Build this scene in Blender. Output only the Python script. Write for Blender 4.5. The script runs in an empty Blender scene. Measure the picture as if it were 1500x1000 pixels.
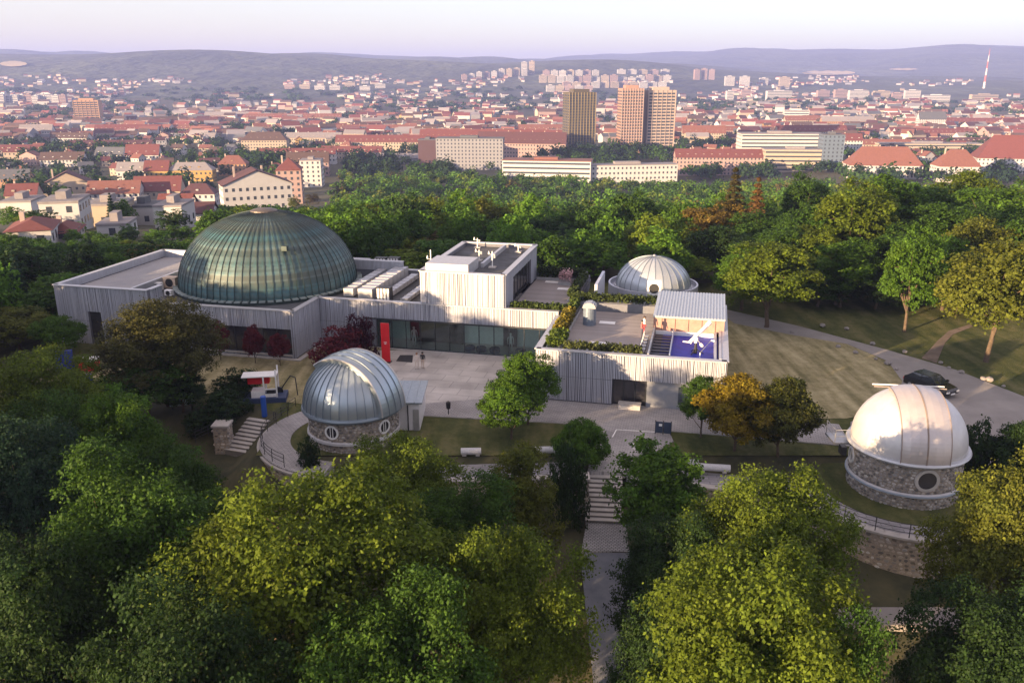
import bpy, bmesh, math, random
import numpy as np
from mathutils import Vector, Matrix
R = math.radians
SC = bpy.context.scene
COL = SC.collection

# ------------------------------------------------------------------ camera
F, PT, H = 1250.0, R(17.5), 27.0            # focal length in px of a 1500 px wide frame, pitch, height over the plaza
cam_d = bpy.data.cameras.new('camera'); cam = bpy.data.objects.new('camera', cam_d); COL.objects.link(cam)
cam.location = (0, 0, H); cam.rotation_euler = (R(90) - PT, 0, 0)
cam_d.sensor_width = 36; cam_d.lens = 36 * F / 1500; cam_d.clip_start = 0.5; cam_d.clip_end = 40000
SC.camera = cam
# ------------------------------------------------------------------ sky, sun, exposure
SUN_AZ, SUN_EL = R(230), R(7.8)             # azimuth clockwise from +Y
wd = bpy.data.worlds.new('World'); SC.world = wd; wd.use_nodes = True
nt = wd.node_tree; bg = nt.nodes['Background']
sky = nt.nodes.new('ShaderNodeTexSky'); sky.sky_type = 'NISHITA'; sky.sun_disc = False
sky.sun_elevation = SUN_EL; sky.sun_rotation = SUN_AZ; sky.altitude = 300; sky.air_density = 1.0; sky.dust_density = 1.2; sky.ozone_density = 4.0
mx = nt.nodes.new('ShaderNodeMix'); mx.data_type = 'RGBA'; mx.inputs[0].default_value = 0.19
mx.inputs[7].default_value = (13.2, 9.6, 6.7, 1)      # thin high veil of cloud over the whole sky
nt.links.new(sky.outputs[0], mx.inputs[6]); nt.links.new(mx.outputs[2], bg.inputs[0]); bg.inputs[1].default_value = 0.084
sd = bpy.data.lights.new('sun', 'SUN'); sun = bpy.data.objects.new('sun', sd); COL.objects.link(sun)
sd.energy = 5.0; sd.angle = R(0.6); sd.color = (1.0, 0.68, 0.38)
S = Vector((math.sin(SUN_AZ) * math.cos(SUN_EL), math.cos(SUN_AZ) * math.cos(SUN_EL), math.sin(SUN_EL)))
sun.rotation_euler = S.to_track_quat('Z', 'Y').to_euler()
SC.view_settings.view_transform = 'Standard'; SC.view_settings.look = 'None'; SC.view_settings.exposure = 1.9; SC.view_settings.gamma = 1
cy = SC.cycles
cy.max_bounces = 5; cy.diffuse_bounces = 2; cy.glossy_bounces = 3; cy.transmission_bounces = 4; cy.transparent_max_bounces = 8; cy.volume_bounces = 0
cy.use_denoising = True; cy.caustics_reflective = False; cy.caustics_refractive = False; cy.sample_clamp_indirect = 4

# ------------------------------------------------------------------ helpers
sP, cP = math.sin(PT), math.cos(PT)
TH = R(12.9)                                 # the observatory's walls are turned by this against the camera's axes
cT, sT = math.cos(TH), math.sin(TH)
def W(u, w, z=0.0): return (u * cT + w * sT, -u * sT + w * cT, z)
def at(px, py, z=0.0):
    a, b = (px - 750) / F, (py - 500) / F
    t = (z - H) / (-sP - b * cP); return (a * t, (cP - b * sP) * t)

class MB:
    def __init__(s): s.v = []; s.f = []; s.m = []
    def add(s, vs, fs, m=0):
        o = len(s.v); s.v += [tuple(p) for p in vs]; s.f += [tuple(i + o for i in f) for f in fs]; s.m += [m] * len(fs); return s
    def box(s, x0, x1, y0, y1, z0, z1, m=0):
        return s.add([(x0,y0,z0),(x1,y0,z0),(x1,y1,z0),(x0,y1,z0),(x0,y0,z1),(x1,y0,z1),(x1,y1,z1),(x0,y1,z1)],
                     [(0,3,2,1),(4,5,6,7),(0,1,5,4),(1,2,6,5),(2,3,7,6),(3,0,4,7)], m)
    def obox(s, c, d, l, w, z0, z1, m=0):     # box centred at c, long axis along direction d
        dx, dy = d; n = math.hypot(dx, dy); dx /= n; dy /= n; px, py = -dy, dx
        q = [(c[0]+dx*a*l/2+px*b*w/2, c[1]+dy*a*l/2+py*b*w/2) for a, b in ((-1,-1),(1,-1),(1,1),(-1,1))]
        return s.prism(q, z0, z1, m)
    def prism(s, poly, z0, z1, m=0):
        n = len(poly)
        vs = [(p[0],p[1],z0) for p in poly] + [(p[0],p[1],z1) for p in poly]
        fs = [tuple(range(n-1,-1,-1)), tuple(range(n,2*n))] + [(i,(i+1)%n,n+(i+1)%n,n+i) for i in range(n)]
        return s.add(vs, fs, m)
    def tube(s, p0, p1, r0, r1=None, n=6, m=0, cap=True):
        r1 = r0 if r1 is None else r1
        p0, p1 = Vector(p0), Vector(p1); d = (p1 - p0).normalized()
        a = d.orthogonal().normalized(); b = d.cross(a)
        vs = []
        for p, r in ((p0, r0), (p1, r1)):
            vs += [p + (a*math.cos(k*2*math.pi/n) + b*math.sin(k*2*math.pi/n))*r for k in range(n)]
        fs = [(k,(k+1)%n,n+(k+1)%n,n+k) for k in range(n)]
        if cap: fs += [tuple(range(n-1,-1,-1)), tuple(range(n,2*n))]
        return s.add(vs, fs, m)
    def path(s, pts, r, n=6, m=0):
        for a, b in zip(pts[:-1], pts[1:]): s.tube(a, b, r, r, n, m)
        return s
    def lathe(s, prof, n=48, a0=0.0, a1=2*math.pi, c=(0,0), m=0):
        full = abs(a1 - a0 - 2*math.pi) < 1e-6; k = n if full else n + 1
        o = len(s.v)
        for i in range(k):
            t = a0 + (a1-a0)*i/n
            s.v += [(c[0]+r*math.cos(t), c[1]+r*math.sin(t), z) for r, z in prof]
        L = len(prof)
        for i in range(n):
            j = (i+1) % k
            for q in range(L-1):
                s.f.append((o+i*L+q, o+j*L+q, o+j*L+q+1, o+i*L+q+1)); s.m.append(m)
        return s
    def sheet(s, poly, z, m=0):
        return s.add([(p[0],p[1],z if len(p)<3 else p[2]) for p in poly], [tuple(range(len(poly)))], m)
    def mesh(s, name, mats, smooth=False):
        me = bpy.data.meshes.new(name); me.from_pydata(s.v, [], s.f)
        for m in (mats if isinstance(mats, (list, tuple)) else [mats]): me.materials.append(m)
        if any(s.m): me.polygons.foreach_set('material_index', s.m)
        if smooth: me.polygons.foreach_set('use_smooth', [True]*len(s.f))
        me.update(); return me
    def build(s, name, mats, parent=None, loc=None, rz=0, smooth=False):
        return put(name, s.mesh(name, mats, smooth), parent, loc, rz)
ORIGIN = {}                                   # raw coordinates of the point where a thing's Empty stands
def put(name, me, parent=None, loc=None, rz=0, scale=None):
    o = bpy.data.objects.new(name, me); COL.objects.link(o)
    l = Vector(loc) if loc else Vector((0,0,0))
    if parent is not None:
        o.parent = parent
        if parent.name in ORIGIN: l = l - Vector(ORIGIN[parent.name])
    o.location = l; o.rotation_euler = (0,0,rz)
    if scale: o.scale = scale
    return o
def tag(o, label, cat, group=None):
    o['label'] = label; o['category'] = cat
    if group: o['group'] = group
    return o
def thing(name, label, cat, loc=(0,0,0), rz=0, group=None, origin=None):
    o = bpy.data.objects.new(name, None); COL.objects.link(o); o.location = loc; o.rotation_euler = (0,0,rz)
    o.empty_display_size = 0.3
    if origin: ORIGIN[o.name] = origin
    return tag(o, label, cat, group)
def kind(o, k): o['kind'] = k; return o
def dup(o, loc, rz, scale=1.0, label=None, group=None, parent=None, color=None):
    c = o.copy(); COL.objects.link(c)
    if parent is None:
        c.location = loc; c.rotation_euler = (0,0,rz); s_ = scale if isinstance(scale, tuple) else (scale,)*3; c.scale = s_
        if label: c['label'] = label
        if group: c['group'] = group
    else: c.parent = parent
    if color: c.color = color
    for ch in KIDS.get(o.name, ()):
        dup(ch, None, 0, parent=c, color=color)
    return c
KIDS = {}

# ------------------------------------------------------------------ materials
MATS = {}
def mat(name, col, rough=0.7, metal=0.0, var=0.0, scale=3.0, bump=0.0, bscale=20.0, col2=None, spec=0.5, rnd=0.0, stretch=None, detail=4):
    if name in MATS: return MATS[name]
    m = bpy.data.materials.new(name); m.use_nodes = True; t = m.node_tree; N = t.nodes; L = t.links
    b = N['Principled BSDF']; b.inputs['Roughness'].default_value = rough; b.inputs['Metallic'].default_value = metal
    b.inputs['Specular IOR Level'].default_value = spec
    c = (*col, 1); b.inputs['Base Color'].default_value = c
    tc = N.new('ShaderNodeTexCoord'); vec = tc.outputs['Object']
    if stretch:
        mp = N.new('ShaderNodeMapping'); mp.inputs['Scale'].default_value = stretch; L.new(vec, mp.inputs[0]); vec = mp.outputs[0]
    out = None
    if var or col2:
        n = N.new('ShaderNodeTexNoise'); n.inputs['Scale'].default_value = scale; n.inputs['Detail'].default_value = detail; n.inputs['Roughness'].default_value = 0.65
        L.new(vec, n.inputs['Vector'])
        r = N.new('ShaderNodeValToRGB'); r.color_ramp.elements[0].position = 0.32; r.color_ramp.elements[1].position = 0.68
        c2 = col2 or tuple(min(1, x*(1+var)) for x in col); c1 = col if col2 else tuple(x*(1-var) for x in col)
        r.color_ramp.elements[0].color = (*c1,1); r.color_ramp.elements[1].color = (*c2,1)
        L.new(n.outputs['Fac'], r.inputs[0]); out = r.outputs[0]
    if rnd:
        oi = N.new('ShaderNodeObjectInfo'); ma = N.new('ShaderNodeMapRange'); ma.inputs[3].default_value = 1-rnd; ma.inputs[4].default_value = 1+rnd
        L.new(oi.outputs['Random'], ma.inputs[0])
        mm = N.new('ShaderNodeMix'); mm.data_type = 'RGBA'; mm.blend_type = 'MULTIPLY'; mm.inputs[0].default_value = 1
        if out: L.new(out, mm.inputs[6])
        else: mm.inputs[6].default_value = c
        L.new(ma.outputs[0], mm.inputs[7]); out = mm.outputs[2]
    if out: L.new(out, b.inputs['Base Color'])
    if bump:
        n2 = N.new('ShaderNodeTexNoise'); n2.inputs['Scale'].default_value = bscale; n2.inputs['Detail'].default_value = 3; L.new(vec, n2.inputs['Vector'])
        bp = N.new('ShaderNodeBump'); bp.inputs['Strength'].default_value = bump; bp.inputs['Distance'].default_value = 0.05
        L.new(n2.outputs['Fac'], bp.inputs['Height']); L.new(bp.outputs[0], b.inputs['Normal'])
    MATS[name] = m; return m
def objcol(name, rough=0.8, var=0.12, scale=2.0):      # pigment taken from the object's own colour, a little uneven
    m = mat(name, (1,1,1), rough, var=var, scale=scale)
    N = m.node_tree.nodes; L = m.node_tree.links; b = N['Principled BSDF']
    oi = N.new('ShaderNodeObjectInfo'); mm = N.new('ShaderNodeMix'); mm.data_type = 'RGBA'; mm.blend_type = 'MULTIPLY'; mm.inputs[0].default_value = 1
    src = b.inputs['Base Color'].links[0].from_socket
    L.new(src, mm.inputs[6]); L.new(oi.outputs['Color'], mm.inputs[7]); L.new(mm.outputs[2], b.inputs['Base Color']); return m
def attrcol(name, rough=0.8):
    m = bpy.data.materials.new(name); m.use_nodes = True; N = m.node_tree.nodes; L = m.node_tree.links; b = N['Principled BSDF']
    b.inputs['Roughness'].default_value = rough
    a = N.new('ShaderNodeAttribute'); a.attribute_name = 'tint'; L.new(a.outputs['Color'], b.inputs['Base Color']); return m
def leafmat(name, trans=0.3):
    m = bpy.data.materials.new(name); m.use_nodes = True; N = m.node_tree.nodes; L = m.node_tree.links
    for n in list(N): N.remove(n)
    a = N.new('ShaderNodeAttribute'); a.attribute_name = 'tint'
    oi = N.new('ShaderNodeObjectInfo')
    mm = N.new('ShaderNodeMix'); mm.data_type = 'RGBA'; mm.blend_type = 'MULTIPLY'; mm.inputs[0].default_value = 1
    L.new(a.outputs['Color'], mm.inputs[6]); L.new(oi.outputs['Color'], mm.inputs[7])
    d = N.new('ShaderNodeBsdfPrincipled'); d.inputs['Roughness'].default_value = 0.6; d.inputs['Specular IOR Level'].default_value = 0.1
    tr = N.new('ShaderNodeBsdfTranslucent'); ms = N.new('ShaderNodeMixShader'); ms.inputs[0].default_value = trans
    L.new(mm.outputs[2], d.inputs['Base Color']); L.new(mm.outputs[2], tr.inputs[0])
    L.new(d.outputs[0], ms.inputs[1]); L.new(tr.outputs[0], ms.inputs[2])
    o = N.new('ShaderNodeOutputMaterial'); L.new(ms.outputs[0], o.inputs[0]); return m
def glassmat(name, tint, refl=0.3):
    m = bpy.data.materials.new(name); m.use_nodes = True; N = m.node_tree.nodes; L = m.node_tree.links
    for n in list(N): N.remove(n)
    t = N.new('ShaderNodeBsdfTransparent'); t.inputs[0].default_value = (*tint,1)
    g = N.new('ShaderNodeBsdfGlossy'); g.inputs[1].default_value = 0.03; g.inputs[0].default_value = (0.9,0.95,1,1)
    fr = N.new('ShaderNodeLayerWeight'); fr.inputs[0].default_value = refl
    ms = N.new('ShaderNodeMixShader'); L.new(fr.outputs['Fresnel'], ms.inputs[0]); L.new(t.outputs[0], ms.inputs[1]); L.new(g.outputs[0], ms.inputs[2])
    o = N.new('ShaderNodeOutputMaterial'); L.new(ms.outputs[0], o.inputs[0]); return m
LEAF = leafmat('leaf', 0.38); FARLEAF = leafmat('far_leaf', 0.35)
BARK = mat('bark', (0.09,0.065,0.045), 0.95, var=0.4, scale=6, bump=0.6, bscale=15)
SLAT = mat('aluminium_slat', (0.50,0.525,0.61), 0.45, 0.3, var=0.10, scale=0.7, stretch=(6,6,0.6))
BACK = mat('wall_backing', (0.13,0.135,0.165), 0.8, var=0.1)
COPE = mat('coping_metal', (0.46,0.47,0.51), 0.45, 0.4, var=0.08)
MEMB = mat('roof_membrane', (0.075,0.08,0.09), 0.9, var=0.35, scale=0.5, bump=0.2)
GRAVR = mat('roof_gravel', (0.36,0.35,0.36), 0.95, col2=(0.27,0.27,0.29), scale=0.35, bump=0.5, bscale=30)
DECK = mat('timber_deck', (0.27,0.245,0.24), 0.8, var=0.2, scale=1.2, stretch=(0.4,6,1), rnd=0.12)
GLASS = glassmat('clear_glass', (0.86,0.95,0.93), 0.4)
DKGLASS = mat('dark_glazing', (0.03,0.03,0.035), 0.12, 0.0, var=0.3, scale=0.5, spec=0.8)
MULL = mat('dark_mullion', (0.035,0.04,0.045), 0.5, 0.3)
WHITE = mat('white_paint', (0.78,0.78,0.78), 0.5, var=0.06, scale=4)
GREYM = mat('grey_metal', (0.38,0.39,0.41), 0.45, 0.5, var=0.12, scale=3)
DARKM = mat('dark_metal', (0.03,0.032,0.036), 0.5, 0.4, var=0.2)
CONC = mat('concrete', (0.42,0.4,0.38), 0.9, var=0.14, scale=1.5, bump=0.2)
RED = mat('red_paint', (0.6,0.012,0.02), 0.45, var=0.06)
BLUEP = mat('blue_paint', (0.012,0.03,0.28), 0.5, var=0.1)
STONE = objcol('rubble_stone', 0.9, 0.3, 9.0)
MORTAR = mat('mortar', (0.30,0.26,0.22), 0.95, var=0.2, scale=8, bump=0.5)
ATTR = attrcol('pieces')
HEDGE = leafmat('hedge_leaf', 0.2)

# ------------------------------------------------------------------ terrain
KY = [-400,-60,0,20,35,45,50,53,55.5,58,110,118,140,170,250,400,600,900,1500,2500,3300,4200,5200,6500,8000,9500,13000]
KZ = [-60,-22,-13,-9,-5.8,-3.3,-2.3,-2.05,-1.3,-0.1,-0.1,-0.5,-2.2,-5,-16,-33,-49,-54,-60,-60,-47,-12,34,88,150,182,120]
def smooth_interp(y):
    a = np.interp(y, KY, KZ)
    m = y > 130
    if np.any(m):
        k = np.clip(y*0.08, 0, 400)
        b = (np.interp(y-k, KY, KZ) + np.interp(y+k, KY, KZ) + 2*a)/4
        a = np.where(m, b, a)
    return a
def tz(x, y):
    x = np.asarray(x, float); y = np.asarray(y, float)
    z = smooth_interp(y)
    z = z - 0.9*np.clip((-x-44)/10,0,1)*(y < 118)*(y > 55)
    z = z - 2.0*np.clip((-19.3-x)/1.2,0,1)*np.clip((65.0-y)/2.8,0,1)*np.clip((y-45)/8,0,1)
    far = np.clip((y-2600)/3000, 0, 1)
    z = z + far*9*(np.sin(x/170+2*np.sin(y/260))+np.sin(y/150+x/420+1.5*np.sin(x/330)))
    z = z + far*(38*np.sin(x/1500+1.1+y/2600) + 24*np.sin(x/640+y/900+0.6) + 14*np.sin(x/310-y/700))
    z = z + 95*np.exp(-((x+1500)/1500)**2-((y-4700)/900)**2) + 55*np.exp(-((x-300)/900)**2-((y-4300)/700)**2)
    z = z + 80*np.exp(-((x-4600)/1700)**2-((y-8000)/1500)**2) + 50*np.exp(-((x-1500)/1500)**2-((y-9000)/1500)**2)
    mid = np.clip((y-130)/300,0,1)*np.clip((2600-y)/1000,0,1)
    z = z + mid*(2.5*np.sin(x/90+y/70)+2*np.sin(x/41-y/130))
    return z
def hit(px, py, t0=60.0):                    # where a line of sight meets the terrain
    a, b = (px-750)/F, (py-500)/F
    ts = t0*np.exp(np.arange(0, 900)*0.006)
    X, Y, Z = a*ts, (cP-b*sP)*ts, H+(-sP-b*cP)*ts
    d = Z - tz(X, Y); i = int(np.argmax(d < 0)) or len(ts)-1
    return X[i], Y[i], float(tz(X[i], Y[i])), ts[i]
def gz(x, y): return float(tz(x, y))

FOREST = mat('forest_floor', (0.025,0.03,0.013), 0.95, col2=(0.075,0.07,0.032), scale=0.5, bump=0.8, bscale=0.6, detail=8)
HILL = mat('hill_forest', (0.008,0.02,0.016), 0.95, col2=(0.085,0.105,0.06), scale=0.0022, bump=1.0, bscale=0.012, detail=14)
for n in HILL.node_tree.nodes:
    if n.type == 'BUMP': n.inputs['Distance'].default_value = 40
def grid_obj(name, rows, material):
    C = 160; v = []; f = []
    for y in rows:
        hw = 170 + 0.78*max(y, 0)
        xs = np.linspace(-hw, hw, C+1); zs = tz(xs, np.full_like(xs, y))
        v += [(a, y, b) for a, b in zip(xs, zs)]
    for i in range(len(rows)-1):
        for j in range(C):
            k = i*(C+1)+j; f.append((k, k+1, k+C+2, k+C+1))
    m = MB(); m.v = v; m.f = f; m.m = [0]*len(f)
    return kind(m.build(name, material, smooth=True), 'structure')
r1 = list(np.arange(-300, 40, 10)) + list(np.arange(40, 130, 1.5)) + list(130*np.exp(np.linspace(0, math.log(2800/130), 90)))
r2 = list(2800*np.exp(np.linspace(0, math.log(13000/2800), 110)))
grid_obj('ground', r1, FOREST); grid_obj('hills', r2, HILL)

# paving, lawns, roads ------------------------------------------------
def pavemat(name, c1, c2, mort, sx, sy, rot, rough=0.85, msize=0.012):
    m = bpy.data.materials.new(name); m.use_nodes = True; N = m.node_tree.nodes; L = m.node_tree.links; b = N['Principled BSDF']; b.inputs['Roughness'].default_value = rough
    tc = N.new('ShaderNodeTexCoord'); mp = N.new('ShaderNodeMapping'); mp.inputs['Rotation'].default_value = (0,0,rot); L.new(tc.outputs['Object'], mp.inputs[0])
    br = N.new('ShaderNodeTexBrick'); br.inputs['Scale'].default_value = 1; br.inputs['Brick Width'].default_value = sx; br.inputs['Row Height'].default_value = sy
    br.inputs['Mortar Size'].default_value = msize; br.inputs['Color1'].default_value = (*c1,1); br.inputs['Color2'].default_value = (*c2,1); br.inputs['Mortar'].default_value = (*mort,1)
    L.new(mp.outputs[0], br.inputs['Vector'])
    n = N.new('ShaderNodeTexNoise'); n.inputs['Scale'].default_value = 0.35; n.inputs['Detail'].default_value = 6; L.new(tc.outputs['Object'], n.inputs['Vector'])
    mr = N.new('ShaderNodeMapRange'); mr.inputs[1].default_value = 0.3; mr.inputs[2].default_value = 0.7; mr.inputs[3].default_value = 0.72; mr.inputs[4].default_value = 1.15; L.new(n.outputs[0], mr.inputs[0])
    mm = N.new('ShaderNodeMix'); mm.data_type = 'RGBA'; mm.blend_type = 'MULTIPLY'; mm.inputs[0].default_value = 1; L.new(br.outputs['Color'], mm.inputs[6]); L.new(mr.outputs[0], mm.inputs[7])
    L.new(mm.outputs[2], b.inputs['Base Color'])
    bp = N.new('ShaderNodeBump'); bp.inputs['Strength'].default_value = 0.5; bp.inputs['Distance'].default_value = 0.02; bp.invert = True; L.new(br.outputs['Fac'], bp.inputs['Height']); L.new(bp.outputs[0], b.inputs['Normal'])
    return m
SLABS = pavemat('plaza_slabs', (0.50,0.475,0.45), (0.42,0.40,0.385), (0.25,0.245,0.24), 2.4, 1.6, TH, msize=0.025)
PAVER = pavemat('pavers', (0.40,0.385,0.385), (0.335,0.325,0.33), (0.2,0.195,0.2), 0.4, 0.2, TH, msize=0.02)
COBBLE = pavemat('cobbles', (0.36,0.35,0.35), (0.28,0.28,0.29), (0.1,0.1,0.1), 0.24, 0.18, 0.05, msize=0.025)
ASPH = mat('asphalt', (0.12,0.135,0.17), 0.9, col2=(0.18,0.195,0.23), scale=1.2, bump=0.4, bscale=40, detail=8)
GRAVEL = mat('gravel_road', (0.30,0.28,0.27), 0.95, col2=(0.22,0.205,0.20), scale=0.35, bump=0.6, bscale=25, detail=8)
def lawnmat(name, a, b_, c_, stripe, rot):
    m = bpy.data.materials.new(name); m.use_nodes = True; N = m.node_tree.nodes; L = m.node_tree.links; b = N['Principled BSDF']; b.inputs['Roughness'].default_value = 0.95; b.inputs['Specular IOR Level'].default_value = 0.1
    tc = N.new('ShaderNodeTexCoord')
    n = N.new('ShaderNodeTexNoise'); n.inputs['Scale'].default_value = 0.9; n.inputs['Detail'].default_value = 13; n.inputs['Roughness'].default_value = 0.82; L.new(tc.outputs['Object'], n.inputs['Vector'])
    mp = N.new('ShaderNodeMapping'); mp.inputs['Rotation'].default_value = (0,0,rot); mp.inputs['Scale'].default_value = (stripe,0.12,1); L.new(tc.outputs['Object'], mp.inputs[0])
    n2 = N.new('ShaderNodeTexNoise'); n2.inputs['Scale'].default_value = 1.0; n2.inputs['Detail'].default_value = 3; L.new(mp.outputs[0], n2.inputs['Vector'])
    ad = N.new('ShaderNodeMath'); ad.operation = 'ADD'; L.new(n.outputs[0], ad.inputs[0]); L.new(n2.outputs[0], ad.inputs[1])
    r = N.new('ShaderNodeValToRGB'); e = r.color_ramp.elements; e[0].position = 0.39; e[1].position = 0.61; e[0].color = (*a,1); e[1].color = (*c_,1); k = e.new(0.5); k.color = (*b_,1)
    h = N.new('ShaderNodeMath'); h.operation = 'MULTIPLY'; h.inputs[1].default_value = 0.5; L.new(ad.outputs[0], h.inputs[0]); L.new(h.outputs[0], r.inputs[0]); L.new(r.outputs[0], b.inputs['Base Color'])
    n3 = N.new('ShaderNodeTexNoise'); n3.inputs['Scale'].default_value = 9; n3.inputs['Detail'].default_value = 5; L.new(tc.outputs['Object'], n3.inputs['Vector'])
    bp = N.new('ShaderNodeBump'); bp.inputs['Strength'].default_value = 0.9; bp.inputs['Distance'].default_value = 0.12; L.new(n3.outputs[0], bp.inputs['Height']); L.new(bp.outputs[0], b.inputs['Normal'])
    return m
DRY = lawnmat('dry_mown_lawn', (0.16,0.15,0.075), (0.29,0.255,0.14), (0.43,0.38,0.23), 0.9, R(35))
GREEN = lawnmat('green_lawn', (0.045,0.06,0.02), (0.085,0.095,0.034), (0.15,0.14,0.065), 0.6, R(10))
def sheet(name, poly, z, m, k='structure', thick=0.0):
    b = MB(); b.prism(poly, z-thick, z) if thick else b.sheet(poly, z)
    return kind(b.build(name, m), k)
sheet('lawn', [(-46,69.5),(-22,68),(-19.2,65.8),(-19.0,57.8),(60,57.8),(62,112),(-46,112)], -0.07, GREEN)
sheet('dry_lawn', [W(2.4,67),W(2.4,100)] + [at(*p) for p in ((1072,470),(1160,489),(1240,503),(1300,528),(1322,558),(1300,600),(1240,612))], -0.035, DRY)
sheet('lower_lawn', [(-46,73.5),W(-46,73.2),W(-38.6,73.2),W(-38.6,78.8),W(-31,78.8),(-13,78.5),(-10,70.5),(-18,68),(-24,70)], -0.04, DRY)
sheet('plaza', [(-15,82.5),(-13.2,78.8),(-9.9,70.5),(-8.4,65.5),(4.4,63.7),(13.5,62.0),(25.8,59.3),(26.3,63.5),(16.6,66.4),(16,72),(4,84)], 0.0, SLABS, thick=0.2)
sheet('paved_band', [(-9.0,67.7),(-8.37,65.53),(4.4,63.73),(13.5,62.03),(25.75,59.35),(26.25,63.45),(16.5,66.45),(10,69),(2,70.2)], 0.005, PAVER)
sheet('entrance_path', [(6.9,63.36),(5.35,54.95),(7.9,54.95),(12.4,60.2),(12.4,62.24)], 0.010, PAVER, thick=0.6)
gm = MB()
for p, q in (((903,629),(982,634)),((897,640),(903,629))):
    a, b_ = at(*p), at(*q); gm.obox(((a[0]+b_[0])/2,(a[1]+b_[1])/2), (b_[0]-a[0],b_[1]-a[1]), math.dist(a,b_), 0.09, 0.008, 0.018)
kind(gm.build('painted_line_marking', WHITE), 'structure')
gm = MB()
for p, q, wd_ in (((923,649),(935,652),0.16),((935,652),(948,649),0.16),((935,651),(934,657),0.2),((928,657),(940,658),0.12)):
    a, b_ = at(*p), at(*q); gm.obox(((a[0]+b_[0])/2,(a[1]+b_[1])/2), (b_[0]-a[0],b_[1]-a[1]), math.dist(a,b_)+0.1, wd_, 0.0145+0.001*len(gm.f)/6, 0.0205+0.002*len(gm.f)/6)
kind(gm.build('painted_emblem_marking', WHITE), 'structure')
road_out = [at(*p) for p in ((1060,452),(1170,477),(1300,512),(1400,541),(1500,580),(1600,612),(1700,640))]
road_in = [at(*p) for p in ((1060,470),(1160,490),(1240,503),(1300,528),(1322,558),(1300,600),(1246,617),(1246,650),(1290,660),(1430,682),(1500,688),(1700,700))]
sheet('gravel_road', road_in + road_out[::-1], -0.02, GRAVEL)
sheet('woodland_path', [at(*p) for p in ((1350,524),(1372,531),(1384,502),(1396,489),(1425,478),(1422,474),(1390,484),(1374,498))], -0.03, mat('worn_soil', (.16,.12,.09), .95, var=.25, scale=1))
sheet('road_verge', [at(*p) for p in ((1470,650),(1500,641),(1600,640),(1600,676),(1500,672),(1482,668))], 0.02, GREEN)

# ------------------------------------------------------------------ terraces, stairs, retaining walls
rng = random.Random(7)
def arc(c, r, a0, a1, n=24): return [(c[0]+r*math.cos(R(a0+(a1-a0)*i/n)), c[1]+r*math.sin(R(a0+(a1-a0)*i/n))) for i in range(n+1)]
OL = (-12.3, 61.5); OR_ = (27.1, 53.7)
def stone_mesh(stones):                       # joined irregular stones: each an eight-cornered lump with its own tint
    v = []; f = []; t = []
    for (c, tx, nrm, sx, sz, d, col) in stones:
        c, tx, nrm = Vector(c), Vector(tx), Vector(nrm); up = Vector((0,0,1)); o = len(v)
        ring = []
        for k in range(6):
            a = k*math.pi/3 + rng.uniform(-.25,.25); rr = rng.uniform(.82,1.08)
            ring.append((math.cos(a)*sx*rr/2, math.sin(a)*sz*rr/2))
        v += [c + tx*a + up*b - nrm*0.04 for a, b in ring] + [c + tx*a*.72 + up*b*.72 + nrm*d for a, b in ring]
        f += [(o+k, o+(k+1)%6, o+6+(k+1)%6, o+6+k) for k in range(6)] + [tuple(range(o+6, o+12))]
        t += [col]*12
    me = bpy.data.meshes.new('stones'); me.from_pydata([tuple(p) for p in v], [], f); me.materials.append(ATTR)
    ca = me.color_attributes.new('tint', 'FLOAT_COLOR', 'POINT'); ca.data.foreach_set('color', [x for c in t for x in (*c, 1)])
    me.update(); return me
def stone_tint(warm=1.0):
    b = rng.choice((.13,.19,.26,.34,.42)) * rng.uniform(.85,1.15); k = rng.random()*warm
    return (b*(1+.12*k), b*(1-.02*k), b*(1-.2*k))
def rubble_on(fn, length, z0, z1, sw, sh, skip=None, warm=1.0):   # fn(s) -> point on wall, tangent, outward normal
    out = []; z = z0 + sh/2
    while z < z1 - sh*0.3:
        s = rng.uniform(0, sw)
        while s < length:
            w_ = sw*rng.uniform(.65,1.45)
            if not (skip and skip(s+w_/2, z)):
                (x, y), t, n = fn(s+w_/2)
                out.append(((x,y,z+rng.uniform(-.04,.04)), (*t,0), (*n,0), w_*.93, sh*rng.uniform(.8,1.1), rng.uniform(.015,.06), stone_tint(warm)))
            s += w_
        z += sh
    return stone_mesh(out)
def poly_fn(pts):
    seg = []; tot = 0
    for a, b in zip(pts[:-1], pts[1:]):
        l = math.dist(a,b); seg.append((tot, l, a, ((b[0]-a[0])/l,(b[1]-a[1])/l))); tot += l
    def fn(s):
        for t0, l, a, d in seg:
            if s <= t0+l or t0 == seg[-1][0]: break
        q = s-t0; return (a[0]+d[0]*q, a[1]+d[1]*q), d, (d[1], -d[0])
    return fn, tot
def retaining_wall(name, pts, z0, z1, label):
    c = [sum(p[i] for p in pts)/len(pts) for i in (0,1)]
    t = thing(name, label, 'wall', (c[0],c[1],z0), origin=(c[0],c[1],z0))
    fn, L = poly_fn(pts); m = MB(); cp = MB()
    for a, b in zip(pts[:-1], pts[1:]):
        d = ((b[0]-a[0]),(b[1]-a[1])); n = math.hypot(*d); nx, ny = -d[1]/n, d[0]/n
        m.prism([a, b, (b[0]+nx*.4,b[1]+ny*.4), (a[0]+nx*.4,a[1]+ny*.4)], z0, z1)
        cp.prism([(a[0]-nx*.1,a[1]-ny*.1),(b[0]-nx*.1,b[1]-ny*.1),(b[0]+nx*.5,b[1]+ny*.5),(a[0]+nx*.5,a[1]+ny*.5)], z1, z1+.14)
    w = m.build('wall_core', MORTAR, t); cp.build('coping', CONC, t)
    kind(put('rubble_stones', rubble_on(fn, L, z0, z1, .34, .26), t, (0,0,0)), 'stuff')
    return t
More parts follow.
